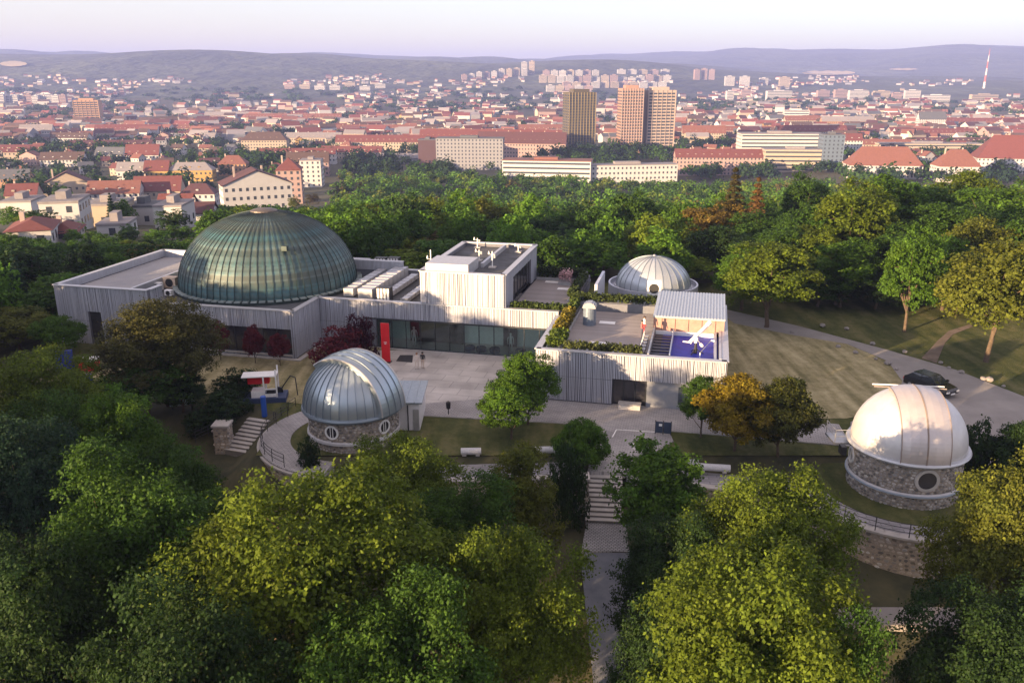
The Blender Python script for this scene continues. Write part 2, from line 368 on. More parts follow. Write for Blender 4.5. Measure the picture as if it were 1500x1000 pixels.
def railing(name, pts, z, label, h=1.0, bars=3, step=1.6, curved=True):
    c = pts[len(pts)//2]
    t = thing(name, label, 'railing', (c[0],c[1],z), origin=(c[0],c[1],z))
    fn, L = poly_fn(pts); n = max(2, round(L/step)); pm = MB().tube((0,0,0),(0,0,h),.03,n=6).mesh('post', DARKM)
    for i in range(n+1):
        (x, y), _, _ = fn(min(L*i/n, L-1e-4)); zz = z if not callable(z) else z(x, y); put('post', pm, t, (x,y,z))
    for k in range(bars):
        zz = z + h*(1 - k*.3); m = MB(); m.path([(p[0],p[1],zz) for p in pts], .022); m.build('rail', DARKM, t)
    return t
# terrace round the silver-domed observatory
ro = arc(OR_, 7.5, 185, 330, 30)
TERR = pavemat('terrace_paving', (0.33,0.325,0.345), (0.27,0.265,0.285), (0.17,0.17,0.18), 1.2, 0.35, 0.1, msize=0.03)
m = MB(); inn = arc(OR_, 5.5, 185, 330, 30)
for i in range(30): m.prism([inn[i], ro[i], ro[i+1], inn[i+1]], -1.2, -0.52)
kind(m.build('terrace_path', TERR), 'structure')
m = MB(); m.lathe([(3.4,-0.40),(5.55,-0.46),(5.6,-1.0)], 48, c=OR_); kind(m.build('drum_lawn', GREEN), 'structure')
retaining_wall('retaining_wall', arc(OR_, 7.62, 190, 330, 20), -3.2, -0.55, 'curved rubble stone retaining wall below the silver domed observatory')
railing('terrace_railing', arc(OR_, 7.5, 190, 325, 24), -0.5, 'thin dark railing along the curved terrace of the silver domed observatory', step=2.0)
# strips of terrace either side of the central stairs
def strip(name, a, b, w, z):
    d = (b[0]-a[0], b[1]-a[1]); l = math.hypot(*d); n = (-d[1]/l*w, d[0]/l*w)
    return kind(MB().prism([a, b, (b[0]+n[0],b[1]+n[1]), (a[0]+n[0],a[1]+n[1])], z-.9, z).build(name, TERR), 'structure')
strip('terrace_path', (-8,54.0), (5.0,54.8), 2.6, -0.38); strip('terrace_path', (8.1,54.6), (20.6,51.6), 2.4, -0.40)
retaining_wall('retaining_wall', [(-8.3,53.9),(4.4,54.7)], -3.0, -0.45, 'straight rubble retaining wall under the terrace between stairs and tin-domed observatory')
retaining_wall('retaining_wall', [(8.4,54.4),(20.4,51.5)], -3.0, -0.45, 'straight rubble retaining wall running from the central stairs towards the silver dome')
# terrace round the tin-domed observatory
m = MB(); a_o = arc(OL, 7.2, 112, 262, 30); a_i = arc(OL, 4.9, 112, 262, 30)
for i in range(30): m.prism([a_i[i], a_i[i+1], a_o[i+1], a_o[i]], -1.6, -0.03)
kind(m.build('terrace_path', PAVER), 'structure')
retaining_wall('retaining_wall', arc(OL, 7.3, 160, 262, 14), -3.2, -0.3, 'curved rubble retaining wall under the paved terrace of the tin-domed observatory')
railing('terrace_railing', arc(OL, 7.05, 150, 235, 20), -0.03, 'dark railing curving round the paved terrace beside the tin-domed observatory', step=1.5)
# stairs
def stairs(name, top, d, width, n, rise, run, label):
    l = math.hypot(*d); d = (d[0]/l, d[1]/l); p = (-d[1], d[0])
    t = thing(name, label, 'stairs', (top[0],top[1],top[2]-n*rise), origin=top)
    for k in range(n):
        c = (top[0]+d[0]*run*(k+.5), top[1]+d[1]*run*(k+.5)); zt = top[2]-rise*(k+.3)
        st = MB().obox(c, d, run+.02, width, zt-.9, zt-.05, 0).build('step', mat('step_side', (0.16,0.155,0.155), .9, var=.2), t)
        MB().obox((c[0]-d[0]*-.03,c[1]-d[1]*-.03), d, run+.05, width+.04, zt-.05, zt).build('tread', CONC, st)
    ORIGIN.pop(t.name, None); t.location = (top[0],top[1],top[2]-n*rise)
    for c in t.children: c.location = (-top[0],-top[1],-(top[2]-n*rise))
    return t
stairs('stone_stairs', (6.55,54.95,-0.2), (-0.09,-1), 2.5, 10, .165, .38, 'pale stone stairs climbing from the cobbled path to the entrance path')
stairs('stone_stairs', (-20.7,64.9,-0.05), (-0.34,-0.94), 2.0, 9, .17, .38, 'worn stone stairs beside the stone pillar and tin-domed observatory terrace')
sheet('cobbled_path', [(5.0,51.2),(7.7,51.2),(7.4,47.6),(4.4,47.6)], -1.95, COBBLE, thick=.4)
m = MB(); ys = np.linspace(47.8, 28, 14)
pth = []
for y in ys: pth.append((y, 4.3+(y-48)*-.01, 7.5+(y-48)*.03, max(gz(5,y)+.06, -1.98-(47.8-y)*.26)))
for (y0,a0,b0,z0),(y1,a1,b1,z1) in zip(pth[:-1],pth[1:]): m.add([(a0,y0,z0),(b0,y0,z0),(b1,y1,z1),(a1,y1,z1)], [(0,3,2,1)])
kind(m.build('asphalt_path', ASPH), 'structure')
sheet('gravel_path', [(14,42.6),(34,41.8),(34,43.8),(14,44.6)], gz(24,43.2)+.2, GRAVEL, thick=.5)
def pillar(c, z0, z1, w, label):
    t = thing('stone_pillar', label, 'pillar', (*c,z0), origin=(*c,z0))
    m = MB(); m.box(c[0]-w/2,c[0]+w/2,c[1]-w/2,c[1]+w/2,z0,z1); m.build('core', MORTAR, t)
    MB().box(c[0]-w/2-.1,c[0]+w/2+.1,c[1]-w/2-.1,c[1]+w/2+.1,z1,z1+.16).build('cap', CONC, t)
    q = [(c[0]-w/2,c[1]-w/2),(c[0]+w/2,c[1]-w/2),(c[0]+w/2,c[1]+w/2),(c[0]-w/2,c[1]+w/2),(c[0]-w/2,c[1]-w/2)]
    fn, L = poly_fn(q); kind(put('rubble_stones', rubble_on(fn, L, z0, z1, .3, .24), t, (0,0,0)), 'stuff')
pillar((4.75,53.0), -2.4, 0.5, .95, 'rubble stone pillar flanking the central stone stairs')
pillar((-23.0,62.6), -2.9, 0.35, 1.15, 'tall rubble pillar with pale cap by the worn stone stairs')
railing('stair_railing', [(-24.6,61.0),(-22.3,65.8)], -0.5, 'dark railing beside the worn stone stairs and pillar', h=.9, step=1.4)
railing('stair_railing', [(-19.4,64.4),(-18.4,67.6)], -0.2, 'short dark railing at the head of the worn stone stairs', h=.9, step=1.2)

# ------------------------------------------------------------------ the observatory building, in its own turned axes (u, w)
CU, CW = -30.0, 80.0
OB = thing('observatory_building', 'low observatory building clad in silver vertical slats with a large patinated dome', 'building', W(CU,CW), -TH, origin=(CU,CW,0))
def wall_run(parent, a, b, z0, z1, openings=(), coping=True, tiers=True, seed=0):
    # backing wall with openings cut out, two tiers of vertical slats in front, coping strip on top
    rg = random.Random(seed); du, dw = b[0]-a[0], b[1]-a[1]; L = math.hypot(du,dw); d = (du/L,dw/L); n = (d[1],-d[0])   # n points outward
    def pt(s, o): return (a[0]+d[0]*s+n[0]*o, a[1]+d[1]*s+n[1]*o)
    cuts = sorted({0.0, L} | {max(0,min(L,x)) for o in openings for x in o[:2]})
    m = MB()
    for s0, s1 in zip(cuts[:-1], cuts[1:]):
        zs = [(z0,z1)]
        for o in openings:
            if o[0] <= s0+1e-6 and o[1] >= s1-1e-6:
                zs = [q for (p0,p1) in zs for q in ((p0,min(p1,o[2])),(max(p0,o[3]),p1)) if q[1]-q[0] > .01]
        for (p0,p1) in zs: m.prism([pt(s0,0),pt(s1,0),pt(s1,-.35),pt(s0,-.35)], p0, p1)
    wl = m.build('wall', BACK, parent)
    sm = MB(); s = .04; zj = z0+(z1-z0)*.5
    while s < L-.05:
        w_ = rg.choice((.06,.07,.09)); dep = rg.choice((.05,.06,.06,.07,.10))
        zr = [(z0+.12,zj-.02),(zj+.02,z1)] if tiers else [(z0,z1)]
        for o in openings:
            if o[0]-.02 < s+w_ and s < o[1]+.02:
                zr = [q for (p0,p1) in zr for q in ((p0,min(p1,o[2]-.05)),(max(p0,o[3]+.03),p1)) if q[1]-q[0] > .05]
        for p0,p1 in zr: sm.prism([pt(s,.012+dep),pt(s+w_,.012+dep),pt(s+w_,.012),pt(s,.012)][::-1], p0, p1)
        s += w_ + rg.choice((.03,.04,.05,.06,.09))
    kind(sm.build('cladding_slats', SLAT, wl), 'stuff')
    if coping: MB().prism([pt(-.02,.2),pt(L+.02,.2),pt(L+.02,-.38),pt(-.02,-.38)][::-1], z1, z1+.09).build('coping', COPE, parent)
ZL, ZM, ZR, ZU = 4.8, 4.8, 4.5, 8.15
LW0, LW1, LWF, LWB, LSP, ZH = -65.4, -38.6, 73.2, 92.0, -54.5, 6.0
MF, ME, UL, UR, UB = 78.8, -13.4, -27.4, -18.8, 94.5
RF, RE, RB_ = 67.9, 2.35, 86.0
wall_run(OB, (LW0,LWF), (LSP,LWF), -1.2, ZH, openings=[(3.7,5.2,-1.1,3.4)], seed=1)
wall_run(OB, (LSP,LWF), (LW1,LWF), -.6, ZL, openings=[(4.6,15.5,.35,2.95)], seed=21)
wall_run(OB, (LSP,LWF+.37), (LSP,LWF+2.4), 4.3, ZH, tiers=False, seed=22)
wall_run(OB, (LW1,LWF), (LW1,MF), 0, ZL, seed=2)
wall_run(OB, (LW1,MF), (ME,MF), 0, ZM, openings=[(4.9,25.2,-.1,3.05)], seed=3)
wall_run(OB, (LW0,LWB), (LW0,LWF), -1.2, ZH, seed=4)
wall_run(OB, (-34,LWB), (LW0,LWB), -.5, ZH, seed=5)
wall_run(OB, (UL,LWB+.4), (-33.9,LWB+.4), -.5, ZL+.2, seed=15)
wall_run(OB, (ME,RF), (RE,RF), 0, ZR, openings=[(6.55,13.6,-.1,2.35)], seed=6)
wall_run(OB, (RE,RF), (RE,RB_), 0, ZR, seed=7)
wall_run(OB, (ME,MF-.37), (ME,RF), 0, ZR, seed=8)
wall_run(OB, (UL,MF), (UR,MF), ZM+.1, ZU, coping=True, tiers=False, seed=9)
wall_run(OB, (UR,MF), (UR,UB), ZM-.4, ZU, openings=[(3.6,12.6,4.4,7.2)], tiers=False, seed=10)
wall_run(OB, (UL,UB), (UL,MF), ZM-.4, ZU, tiers=False, seed=11)
wall_run(OB, (UR,UB), (UL,UB), 0, ZU, tiers=False, seed=12)
# roofs
def slabm(name, poly, z0, z1, m, p=OB): return MB().prism(poly, z0, z1).build(name, m, p)
def rect(u0,u1,w0,w1): return [(u0,w0),(u1,w0),(u1,w1),(u0,w1)]
slabm('roof', rect(LW0+.36,LW1-.36,LWF+.36,LWB-.36), 3.9, 4.2, MEMB)
slabm('roof', rect(LW1-.3,UL-.36,MF+.36,92.1), 3.9, 4.17, MEMB)
in_ = MB(); [in_.box(LW0+.4+k*.16,LW0+.5+k*.16,LWB-.44,LWB-.36,5.0,ZH) for k in range(195)]; kind(in_.build('cladding_slats', SLAT, OB), 'stuff')
in_ = MB(); [in_.box(LW0+.36,LW0+.44,LWF+.5+k*.16,LWF+.6+k*.16,5.3,ZH) for k in range(112)]; kind(in_.build('cladding_slats', SLAT, OB), 'stuff')
slabm('gravel_roof', rect(LW0+.5,-58.6,LWF+.5,LWB-.5), 4.25, 5.25, GRAVR)
slabm('roof_edging', [(-58.55,LWF+.5),(-58.2,LWF+.5),(-58.2,LWB-.5),(-58.55,LWB-.5)], 4.2, 5.42, COPE)
slabm('roof', rect(UL+.36,UR-.36,MF+.36,UB-.36), ZU-.7, ZU-.35, MEMB)
slabm('roof', rect(ME+.36,RE-.36,RF+.36,RB_), 3.7, 3.95, MEMB)
slabm('plaster_wall', rect(-34,-13.8,82.0,82.3), 0, 3.9, mat('foyer_wall', (0.8,0.84,0.82), .7, var=.06))
slabm('foyer_ceiling', rect(-38,-13.8,MF+.36,90), 3.3, 3.6, WHITE)
slabm('foyer_floor', rect(-34,-13.8,MF-.4,82.0), -.1, .012, mat('foyer_floor', (.62,.6,.58), .4, var=.06))
slabm('panel_wall', rect(-29.6,-23.8,81.3,81.6), .02, 3.25, mat('dark_panel', (0.035,0.03,0.032), .6, var=.2))
slabm('panel_wall', rect(-19.6,-18.2,81.6,81.9), .02, 3.25, mat('dark_panel', (0.035,0.03,0.032)))
slabm('ceiling_beam', rect(-33.7,-13.8,MF+.3,MF+.5), 3.0, 3.3, MULL)
# foyer glazing
GW = MF - .2
pm = MB().box(0,1.36,-.015,.015,.1,2.95).mesh('pane', GLASS); mm_ = MB().box(-.035,.035,-.06,.06,.02,3.02).mesh('mullion', MULL)
n = 13; step = (ME-.3-(-33.65))/n
pm = MB().box(.04,step-.04,-.012,.012,.1,2.95).mesh('pane', GLASS)
for i in range(n):
    put('mullion', mm_, OB, (-33.65+i*step, GW, 0)); 
    if i > 0: put('pane', pm, OB, (-33.65+i*step, GW, 0))
put('mullion', mm_, OB, (-33.65+n*step-.04, GW, 0))
slabm('door_panel', rect(-33.6,-32.25,GW-.02,GW+.05), .02, 2.95, mat('grey_door', (.14,.15,.18), .6, var=.1))
slabm('threshold', rect(-33.65,-13.8,GW-.1,GW+.1), -.02, .09, MULL); slabm('head_rail', rect(-33.65,-13.8,GW-.08,GW+.08), 2.96, 3.06, MULL)
# long window of the dome wing
wm = MB().box(.03,1.5,-.02,.02,.4,2.9).mesh('window_pane', DKGLASS)
for i in range(7): put('window_pane', wm, OB, (LSP+4.65+i*1.54, LWF+.16, 0))
mm2 = MB().box(-.045,.045,-.07,.07,.36,2.94).mesh('mullion', MULL)
for i in range(8): put('mullion', mm2, OB, (LSP+4.68+i*1.54, LWF+.16, 0))
slabm('window_sill', rect(LSP+4.5,LSP+15.55,LWF-.2,LWF+.2), .22, .345, CONC)
slabm('window_pane', rect(LW0+3.75,LW0+5.15,LWF+.15,LWF+.2), -1.1, 3.38, DKGLASS)
slabm('plinth', rect(-52,LW1+.3,LWF-.7,LWF-.18), -.3, .08, CONC); slabm('plinth', [(LW1+.2,LWF-.7),(LW1+.7,LWF-.7),(LW1+.7,MF-.2),(LW1+.2,MF-.2)], -.3, .083, CONC)
# side window of the upper storey
for i in range(6):
    put('window_pane', MB().box(-.02,.02,.04,1.46,4.45,7.15).mesh('window_pane', DKGLASS), OB, (UR-.18, MF+3.6+i*1.5, 0))
    put('mullion', MB().box(-.06,.06,-.04,.04,4.42,7.18).mesh('mullion', MULL), OB, (UR-.18, MF+3.6+i*1.5, 0))
# roof box on the upper storey, roof plant
slabm('roof_box', rect(-27.0,-22.6,79.3,83.2), ZU-.35, ZU+.75, COPE)
slabm('roof_kerb', rect(-22.4,-22.1,83.3,93.6), ZU-.35, ZU+.12, COPE)
# doors of the terrace block
slabm('glass_door', rect(-6.8,-4.05,RF+.3,RF+.35), .03, 2.32, DKGLASS)
for u_ in (-6.82,-5.9,-4.95,-4.05): slabm('mullion', rect(u_-.04,u_+.04,RF+.22,RF+.42), .02, 2.34, MULL)
slabm('door_panel', rect(-3.98,.18,RF+.2,RF+.26), .02, 2.34, mat('grey_panel', (.24,.26,.3), .55, var=.06))
slabm('poster', rect(-1.35,.02,RF+.16,RF+.195), .5, 2.0, mat('poster_dark', (.035,.045,.06), .5, col2=(.08,.1,.13), scale=3))
slabm('poster_mark', rect(-.82,-.55,RF+.15,RF+.158), 1.35, 1.62, WHITE)
slabm('door_recess', rect(-7,.3,RF+.75,RF+.85), 0, 2.4, MULL)
# terrace decks (each board its own piece)
def deck(u0,u1,w0,w1,z,pitch):
    me = MB().box(0,u1-u0,0,pitch-.025,z-.06,z).mesh('deck_board', DECK); k = 0
    ds = slabm('deck', rect(u0,u1,w0,w1), z-.3, z-.065, MEMB)
    w_ = w0
    while w_ + pitch < w1 + .01: put('deck_board', me, ds, (u0,w_,0)); w_ += pitch
deck(-11.6,-4.2,69.9,82.4,4.2,.28); deck(-18.5,-13.0,80.6,94.0,4.5,.3)
slabm('roof', rect(UR-.1,-12.6,MF+.36,96), 3.9, 4.18, MEMB)
slabm('terrace_wall', rect(-18.6,-12.8,94.1,94.5), 3.5, 5.4, BACK); slabm('terrace_wall', rect(-12.9,-12.5,82.8,94.5), 3.5, 5.0, BACK)
slabm('terrace_wall', rect(-12.8,-3.9,82.5,82.8), 3.5, 4.95, mat('blue_grey_wall', (.13,.14,.17), .7, var=.1))
slabm('screen_wall', rect(-10.9,-10.6,86,92.5), 0, 6.0, SLAT)
slabm('planter_edge', rect(-11.75,-11.6,69.0,82.3), 3.9, 4.45, GREYM)
for u_, w_ in ((-8.6,78.3),(-8.6,71.6),(-16.5,92.2),(-14.6,89.3)): slabm('deck_hatch', rect(u_-.75,u_+.75,w_-.4,w_+.4), 4.2, 4.24 if w_ < 84 else 4.55, WHITE)
# telescope pit with sliding roof
BLUEF = mat('blue_floor', (0.005,0.02,0.36), 0.6, var=.25, scale=1.5)
slabm('pit_floor', rect(-3.2,1.95,68.6,76.4), 3.96, 3.99, BLUEF)
slabm('pit_wall', rect(-4.1,-3.95,68.4,76.4), 3.9, 4.65, GREYM); slabm('pit_wall', rect(1.35,1.55,68.4,76.4), 3.99, 4.5, COPE)
slabm('pit_sill', rect(-3.9,1.3,76.25,76.45), 3.99, 4.35, WHITE)
for k in range(8): slabm('stair_tread', rect(-3.9,-2.35,69.2+k*.8,69.55+k*.8), 4.03+.02*k, 4.10+.02*k, mat('tread_steel', (.05,.06,.09), .5, .4, var=.2))
slabm('stair_stringer', rect(-2.33,-2.23,68.8,76.2), 3.99, 4.6, mat('pale_blue_steel', (.3,.36,.5), .5, .4))
CORR = mat('corrugated_steel', (.48,.52,.56), .4, .5, var=.08)
rf = MB(); k0, k1 = -4.2, 2.25; nb = 46
for i in range(nb):
    a, b = k0+(k1-k0)*i/nb, k0+(k1-k0)*(i+1)/nb; h = .05 if i % 2 else 0
    rf.prism([(a,76.4),(b,76.4),(b,84.2),(a,84.2)], 5.55, 5.7+h)
for j, v_ in enumerate(rf.v): rf.v[j] = (v_[0], v_[1], v_[2]+(.45*(v_[1]-76.4)/7.8))
rf.build('sliding_roof', CORR, OB)
sf = slabm('sliding_roof_front', rect(k0+.05,k1-.05,76.5,76.62), 4.3, 5.53, mat('copper_panel', (.36,.21,.17), .6, .0, var=.15, scale=1.5))
for i in range(5): MB().box(k0+.8+i*1.2,k0+.84+i*1.2,76.47,76.5,4.32,5.5).build('panel_joint', MULL, sf)
for u_ in (k0+.05,k1-.15): slabm('sliding_roof_side', rect(u_,u_+.1,76.62,84.1), 4.2, 5.56, GREYM)
slabm('rail_beam', rect(RE-.6,RE-.4,68.4,84.2), 3.95, 4.62, COPE)
# the large dome: gores with raised seams
DC, DR, DH, NG = (-47.9, 86.0), 9.7, 7.75, 76
def cop(name):
    m = mat(name, (0.035,0.13,0.17), 0.55, 0.1, col2=(0.115,0.13,0.12), scale=0.55, rnd=0.28, detail=7)
    N = m.node_tree.nodes; L = m.node_tree.links; b = N['Principled BSDF']
    tc = N.new('ShaderNodeTexCoord'); sx = N.new('ShaderNodeSeparateXYZ'); L.new(tc.outputs['Object'], sx.inputs[0])
    wv = N.new('ShaderNodeTexNoise'); wv.inputs['Scale'].default_value = 1.0; mp = N.new('ShaderNodeMapping'); mp.inputs['Scale'].default_value = (.35,.35,1.6); L.new(tc.outputs['Object'], mp.inputs[0]); L.new(mp.outputs[0], wv.inputs['Vector'])
    r = N.new('ShaderNodeValToRGB'); r.color_ramp.elements[0].position = .42; r.color_ramp.elements[1].position = .66; r.color_ramp.elements[0].color = (.55,.5,.42,1); r.color_ramp.elements[1].color = (1.25,1.3,1.25,1); L.new(wv.outputs[0], r.inputs[0])
    mm = N.new('ShaderNodeMix'); mm.data_type = 'RGBA'; mm.blend_type = 'MULTIPLY'; mm.inputs[0].default_value = .8
    L.new(b.inputs['Base Color'].links[0].from_socket, mm.inputs[6]); L.new(r.outputs[0], mm.inputs[7]); L.new(mm.outputs[2], b.inputs['Base Color'])
    return m
COPPER = cop('patinated_copper')
SEAM = mat('copper_seam', (0.035,0.055,0.055), .5, .4, var=.3, scale=2)
dome = MB().lathe([(DR+.55,4.05),(DR+.55,4.5),(DR-.15,4.62),(DR-.3,4.2)], 76, c=(0,0)).build('dome', SEAM, OB, loc=(*DC,0))
def prof(r, h, n=14, z0=4.6): return [(max(.9,r*math.cos(t)), z0+h*math.sin(t)) for t in np.linspace(0, R(86), n)]
gm_ = MB(); pr = prof(DR,DH)
for j in range(len(pr)-1):       # lapped plates: each course stands a little proud of the one above
    (r0,z0),(r1,z1) = pr[j],pr[j+1]; o = .025
    gm_.lathe([(r0+o,z0),(r1+.002,z1)], 1, -math.pi/NG, math.pi/NG)
gme = gm_.mesh('gore', COPPER)
sme = MB(); pr2 = prof(DR+.07, DH+.07)
for (r0,z0),(r1,z1) in zip(pr2[:-1],pr2[1:]): sme.tube((r0,0,z0),(r1,0,z1), .033, .033, 4, cap=False)
sme = sme.mesh('seam', SEAM)
bme = MB().box(DR+.1,DR+.62,-.3,.3,4.5,4.62).mesh('skirt_plate', mat('skirt_metal', (.3,.36,.36), .45, .4, rnd=.2))
for i in range(NG):
    a = 2*math.pi*i/NG
    put('gore', gme, dome, (0,0,0), a); put('seam', sme, dome, (0,0,0), a+math.pi/NG); put('skirt_plate', bme, dome, (0,0,0), a)
MB().lathe([(1.5,12.2),(1.45,12.45),(1.0,12.6),(.0,12.75)], 24).build('lantern', mat('copper_cap', (.12,.1,.09), .5, .4, var=.2), dome)
MB().box(5.05,5.65,-6.2,-5.7,9.3,9.8).build('vent_hatch', SEAM, dome)
# plant on the roofs: separate units
def ac_unit(u, w, z, sx, sy, h, label, m=WHITE, rz=0, fan=True):
    t = thing('air_conditioner', label, 'air conditioner', W(u,w,z), -TH+rz, 'air conditioning units on the flat roofs')
    MB().box(-sx/2,sx/2,-sy/2,sy/2,.1,h).build('casing', m, t)
    for x in (-sx/2+.1, sx/2-.1): MB().box(x-.06,x+.06,-sy/2+.05,sy/2-.05,0,.1).build('foot', DARKM, t)
    if fan: 
        f = MB(); f.tube((0,-sy/2-.02,h*.55),(0,-sy/2+.02,h*.55),min(sx,h)*.36,n=16); f.build('fan_grille', DARKM, t)
ac_unit(-57.2,81.2,4.2,1.5,.9,1.3,'beige roof unit on dark membrane beside the large dome', mat('beige_casing',(.55,.43,.33),.6,var=.1))
ac_unit(-58.0,79.9,4.2,.9,.6,.9,'small white fan unit next to the beige roof unit')
ac_unit(-55.4,78.0,4.2,.8,.5,.7,'low white fan unit at the foot of the large dome')
ac_unit(-56.4,76.6,4.2,.9,.5,.6,'small white fan unit close to the front parapet')
ac_unit(-57,84.5,4.2,1.2,.8,1.2,'white fan unit by the kerb of the gravel roof')
ac_unit(-5.0,90.2,3.9,1.5,.7,1.9,'tall white fan unit in front of the small grey dome', fan=True)
def duct(u0,u1,w0,w1,z0,z1,label):
    t = thing('air_duct', label, 'duct', W((u0+u1)/2,(w0+w1)/2,z0), -TH, 'silver air ducts on the roof', origin=((u0+u1)/2,(w0+w1)/2,z0))
    MB().box(u0,u1,w0,w1,z0+.2,z1).build('duct_body', COPE, t)
    n_ = max(2, int((w1-w0)/1.2))
    for i in range(n_+1):
        w_ = w0+(w1-w0)*i/n_; MB().box(u0-.04,u1+.04,w_-.03,w_+.03,z0+.17,z1+.04).build('flange', GREYM, t)
    for w_ in (w0+.3,w1-.3): MB().box(u0+.1,u1-.1,w_-.05,w_+.05,z0,z0+.2).build('foot', DARKM, t)
duct(-36.9,-35.9,81.5,91.5,4.2,5.2,'long silver air duct lying next to the large dome')
duct(-34.9,-33.4,80.6,91.8,4.2,5.5,'broad silver air duct in the middle of the roof plant')
duct(-32.7,-31.9,82.5,91.0,4.2,4.9,'narrow silver air duct along the dark roof')
duct(-30.2,-29.5,80.5,93.0,4.17,4.75,'thin silver duct running beside the upper storey')
for k,(u_,w_) in enumerate(((-32.2,81.2),(-38.0,95.2),(-36.5,95.6))):
    t = thing('ventilation_louvre', ['striped white louvre unit standing before the roof ducts','striped dark louvre unit behind the roof ducts','striped grey louvre unit at the far roof parapet'][k], 'ventilator', W(u_,w_,4.2), -TH, 'louvred roof ventilators')
    MB().box(-.7,.7,-.5,.5,0,1.5).build('casing', DARKM, t)
    sl = MB().box(-.12,.12,-.54,-.5,.1,1.45).mesh('slat', WHITE)
    for j in range(4): put('slat', sl, t, (-.54+j*.36,0,0))
t = thing('brick_chimney', 'low orange brick chimney behind the large dome', 'chimney', W(-40.4,94.2,4.2), -TH)
MB().box(-1.1,1.1,-.5,.5,0,1.3).build('shaft', mat('brick', (.42,.17,.09), .9, var=.25, scale=6), t); MB().box(-1.2,1.2,-.6,.6,1.3,1.42).build('cap', COPE, t)
for u_, w_, h_, lb in ((-25.4,93.2,1.5,'white weather sensor mast at the corner of the upper roof'),(-20.3,91.8,1.1,'boxy white sensor on the upper roof by the far parapet'),
                       (-23.4,86.5,1.6,'forked white instrument on the middle of the upper roof'),(-21.2,83.5,2.3,'tall white antenna with cross bars on the upper roof'),(-28.0,84.0,2.2,'pale branching antenna beside the upper storey roof box')):
    t = thing('weather_instrument', lb, 'instrument', W(u_,w_,ZU-.35 if u_>-27.5 else 4.17), -TH)
    z0 = 0 if u_ > -27.5 else 0; hh = h_*.75 if u_ > -27.5 else h_+2.9
    MB().tube((0,0,0),(0,0,hh),.06).build('mast', WHITE, t); MB().box(-.35,.35,-.35,.35,0,.12).build('base', CONC, t)
    MB().box(-.4,.3,-.04,.04,hh*.8,hh*.8+.06).build('cross_arm', GREYM, t)
    MB().tube((-.36,0,hh*.82),(-.36,0,hh*.82+.3),.1,.04,8).build('sensor', WHITE, t); MB().tube((.26,.0,hh*.6),(.26,0,hh*.82),.12,.12,8).build('sensor', GREYM, t)
t = thing('vent_drum', 'blue grey vent drum with a curved hood on the timber deck', 'vent', W(-10.2,77.4,4.2), -TH)
MB().tube((0,0,0),(0,0,1.7),.62,n=20).build('drum', mat('blue_grey_steel',(.16,.2,.26),.45,.4,var=.15), t)
h_ = MB()
for i in range(8):
    a0, a1 = math.pi*i/8, math.pi*(i+1)/8
    h_.prism([(-.62*math.cos(a0),-.55),(-.62*math.cos(a1),-.55),(-.62*math.cos(a1),.55),(-.62*math.cos(a0),.55)], 1.68, 1.72+.5*math.sin((a0+a1)/2))
h_.build('hood', GREYM, t)
# hedges in roof planters (leafy things of their own)
def leaf_strip(name, u0, u1, w0, w1, z, h, n, col, label, rg, frame=True, group='trimmed hedges in the roof planters', lw=.16):
    c = ((u0+u1)/2,(w0+w1)/2); t = thing(name, label, 'hedge', W(*c,z), -TH, group)
    MB().box(u0-c[0],u1-c[0],w0-c[1],w1-c[1],0,.3).build('planter', GREYM, t)
    r_ = np.random.default_rng(rg); P_ = np.c_[r_.uniform(u0-c[0],u1-c[0],n), r_.uniform(w0-c[1],w1-c[1],n), .25+h*r_.beta(2.2,1.2,n)*(0.75+.4*r_.random(n))]
    o = put('foliage', leaves(P_, r_.normal(size=(n,3))+[0,0,.8], np.full(n,lw)*r_.uniform(.7,1.3,n), (r_.uniform(.6,1.35,(n,1))*[1,1,1]), HEDGE, r_), t); o.color = (*col,1); kind(o, 'stuff')
def leaves(P_, Nn, size, tint, material, r_, aspect=.62):
    n = len(P_); Nn = Nn/np.linalg.norm(Nn,axis=1,keepdims=True); q = r_.normal(size=(n,3)); a = np.cross(Nn,q); a /= np.linalg.norm(a,axis=1,keepdims=True)+1e-9; b = np.cross(Nn,a)
    s = size[:,None]
    v = np.stack([P_-a*s, P_+b*s*aspect+Nn*s*.18, P_+a*s, P_-b*s*aspect+Nn*s*.18], 1).reshape(-1,3)
    me = bpy.data.meshes.new('leaves'); me.vertices.add(4*n); me.vertices.foreach_set('co', v.astype(np.float32).ravel())
    me.loops.add(6*n); me.polygons.add(2*n); base = (np.arange(n)*4)[:,None]
    me.loops.foreach_set('vertex_index', np.concatenate([base+[0,1,3], base+[1,2,3]],1).ravel().astype(np.int32))
    me.polygons.foreach_set('loop_start', (np.arange(2*n)*3).astype(np.int32))
    ca = me.color_attributes.new('tint','FLOAT_COLOR','POINT'); c4 = np.ones((n,4),np.float32); c4[:,:3] = tint; ca.data.foreach_set('color', np.repeat(c4,4,axis=0).ravel())
    me.materials.append(material); me.update(); me.validate(); return me
leaf_strip('hedge', -18.4,-12.8,79.3,80.3,4.45,.6,1500,(.05,.075,.02),'low green hedge along the front edge of the upper deck',1)
leaf_strip('hedge', -12.7,-11.9,79.6,83.6,4.2,1.0,900,(.06,.09,.02),'bushy green hedge at the corner between both decks',2)
leaf_strip('hedge', -12.6,-4.2,82.9,84.0,4.65,.75,2200,(.045,.065,.02),'long green hedge above the blue grey wall behind the timber deck',3)
leaf_strip('hedge', -12.9,-11.8,72.6,79.4,4.0,1.0,1500,(.15,.13,.02),'yellow and orange flowering hedge along the side of the timber deck',4)
leaf_strip('hedge', -12.9,-11.3,69.2,72.4,4.0,.9,900,(.08,.12,.02),'bright green corner hedge of the timber deck',5)
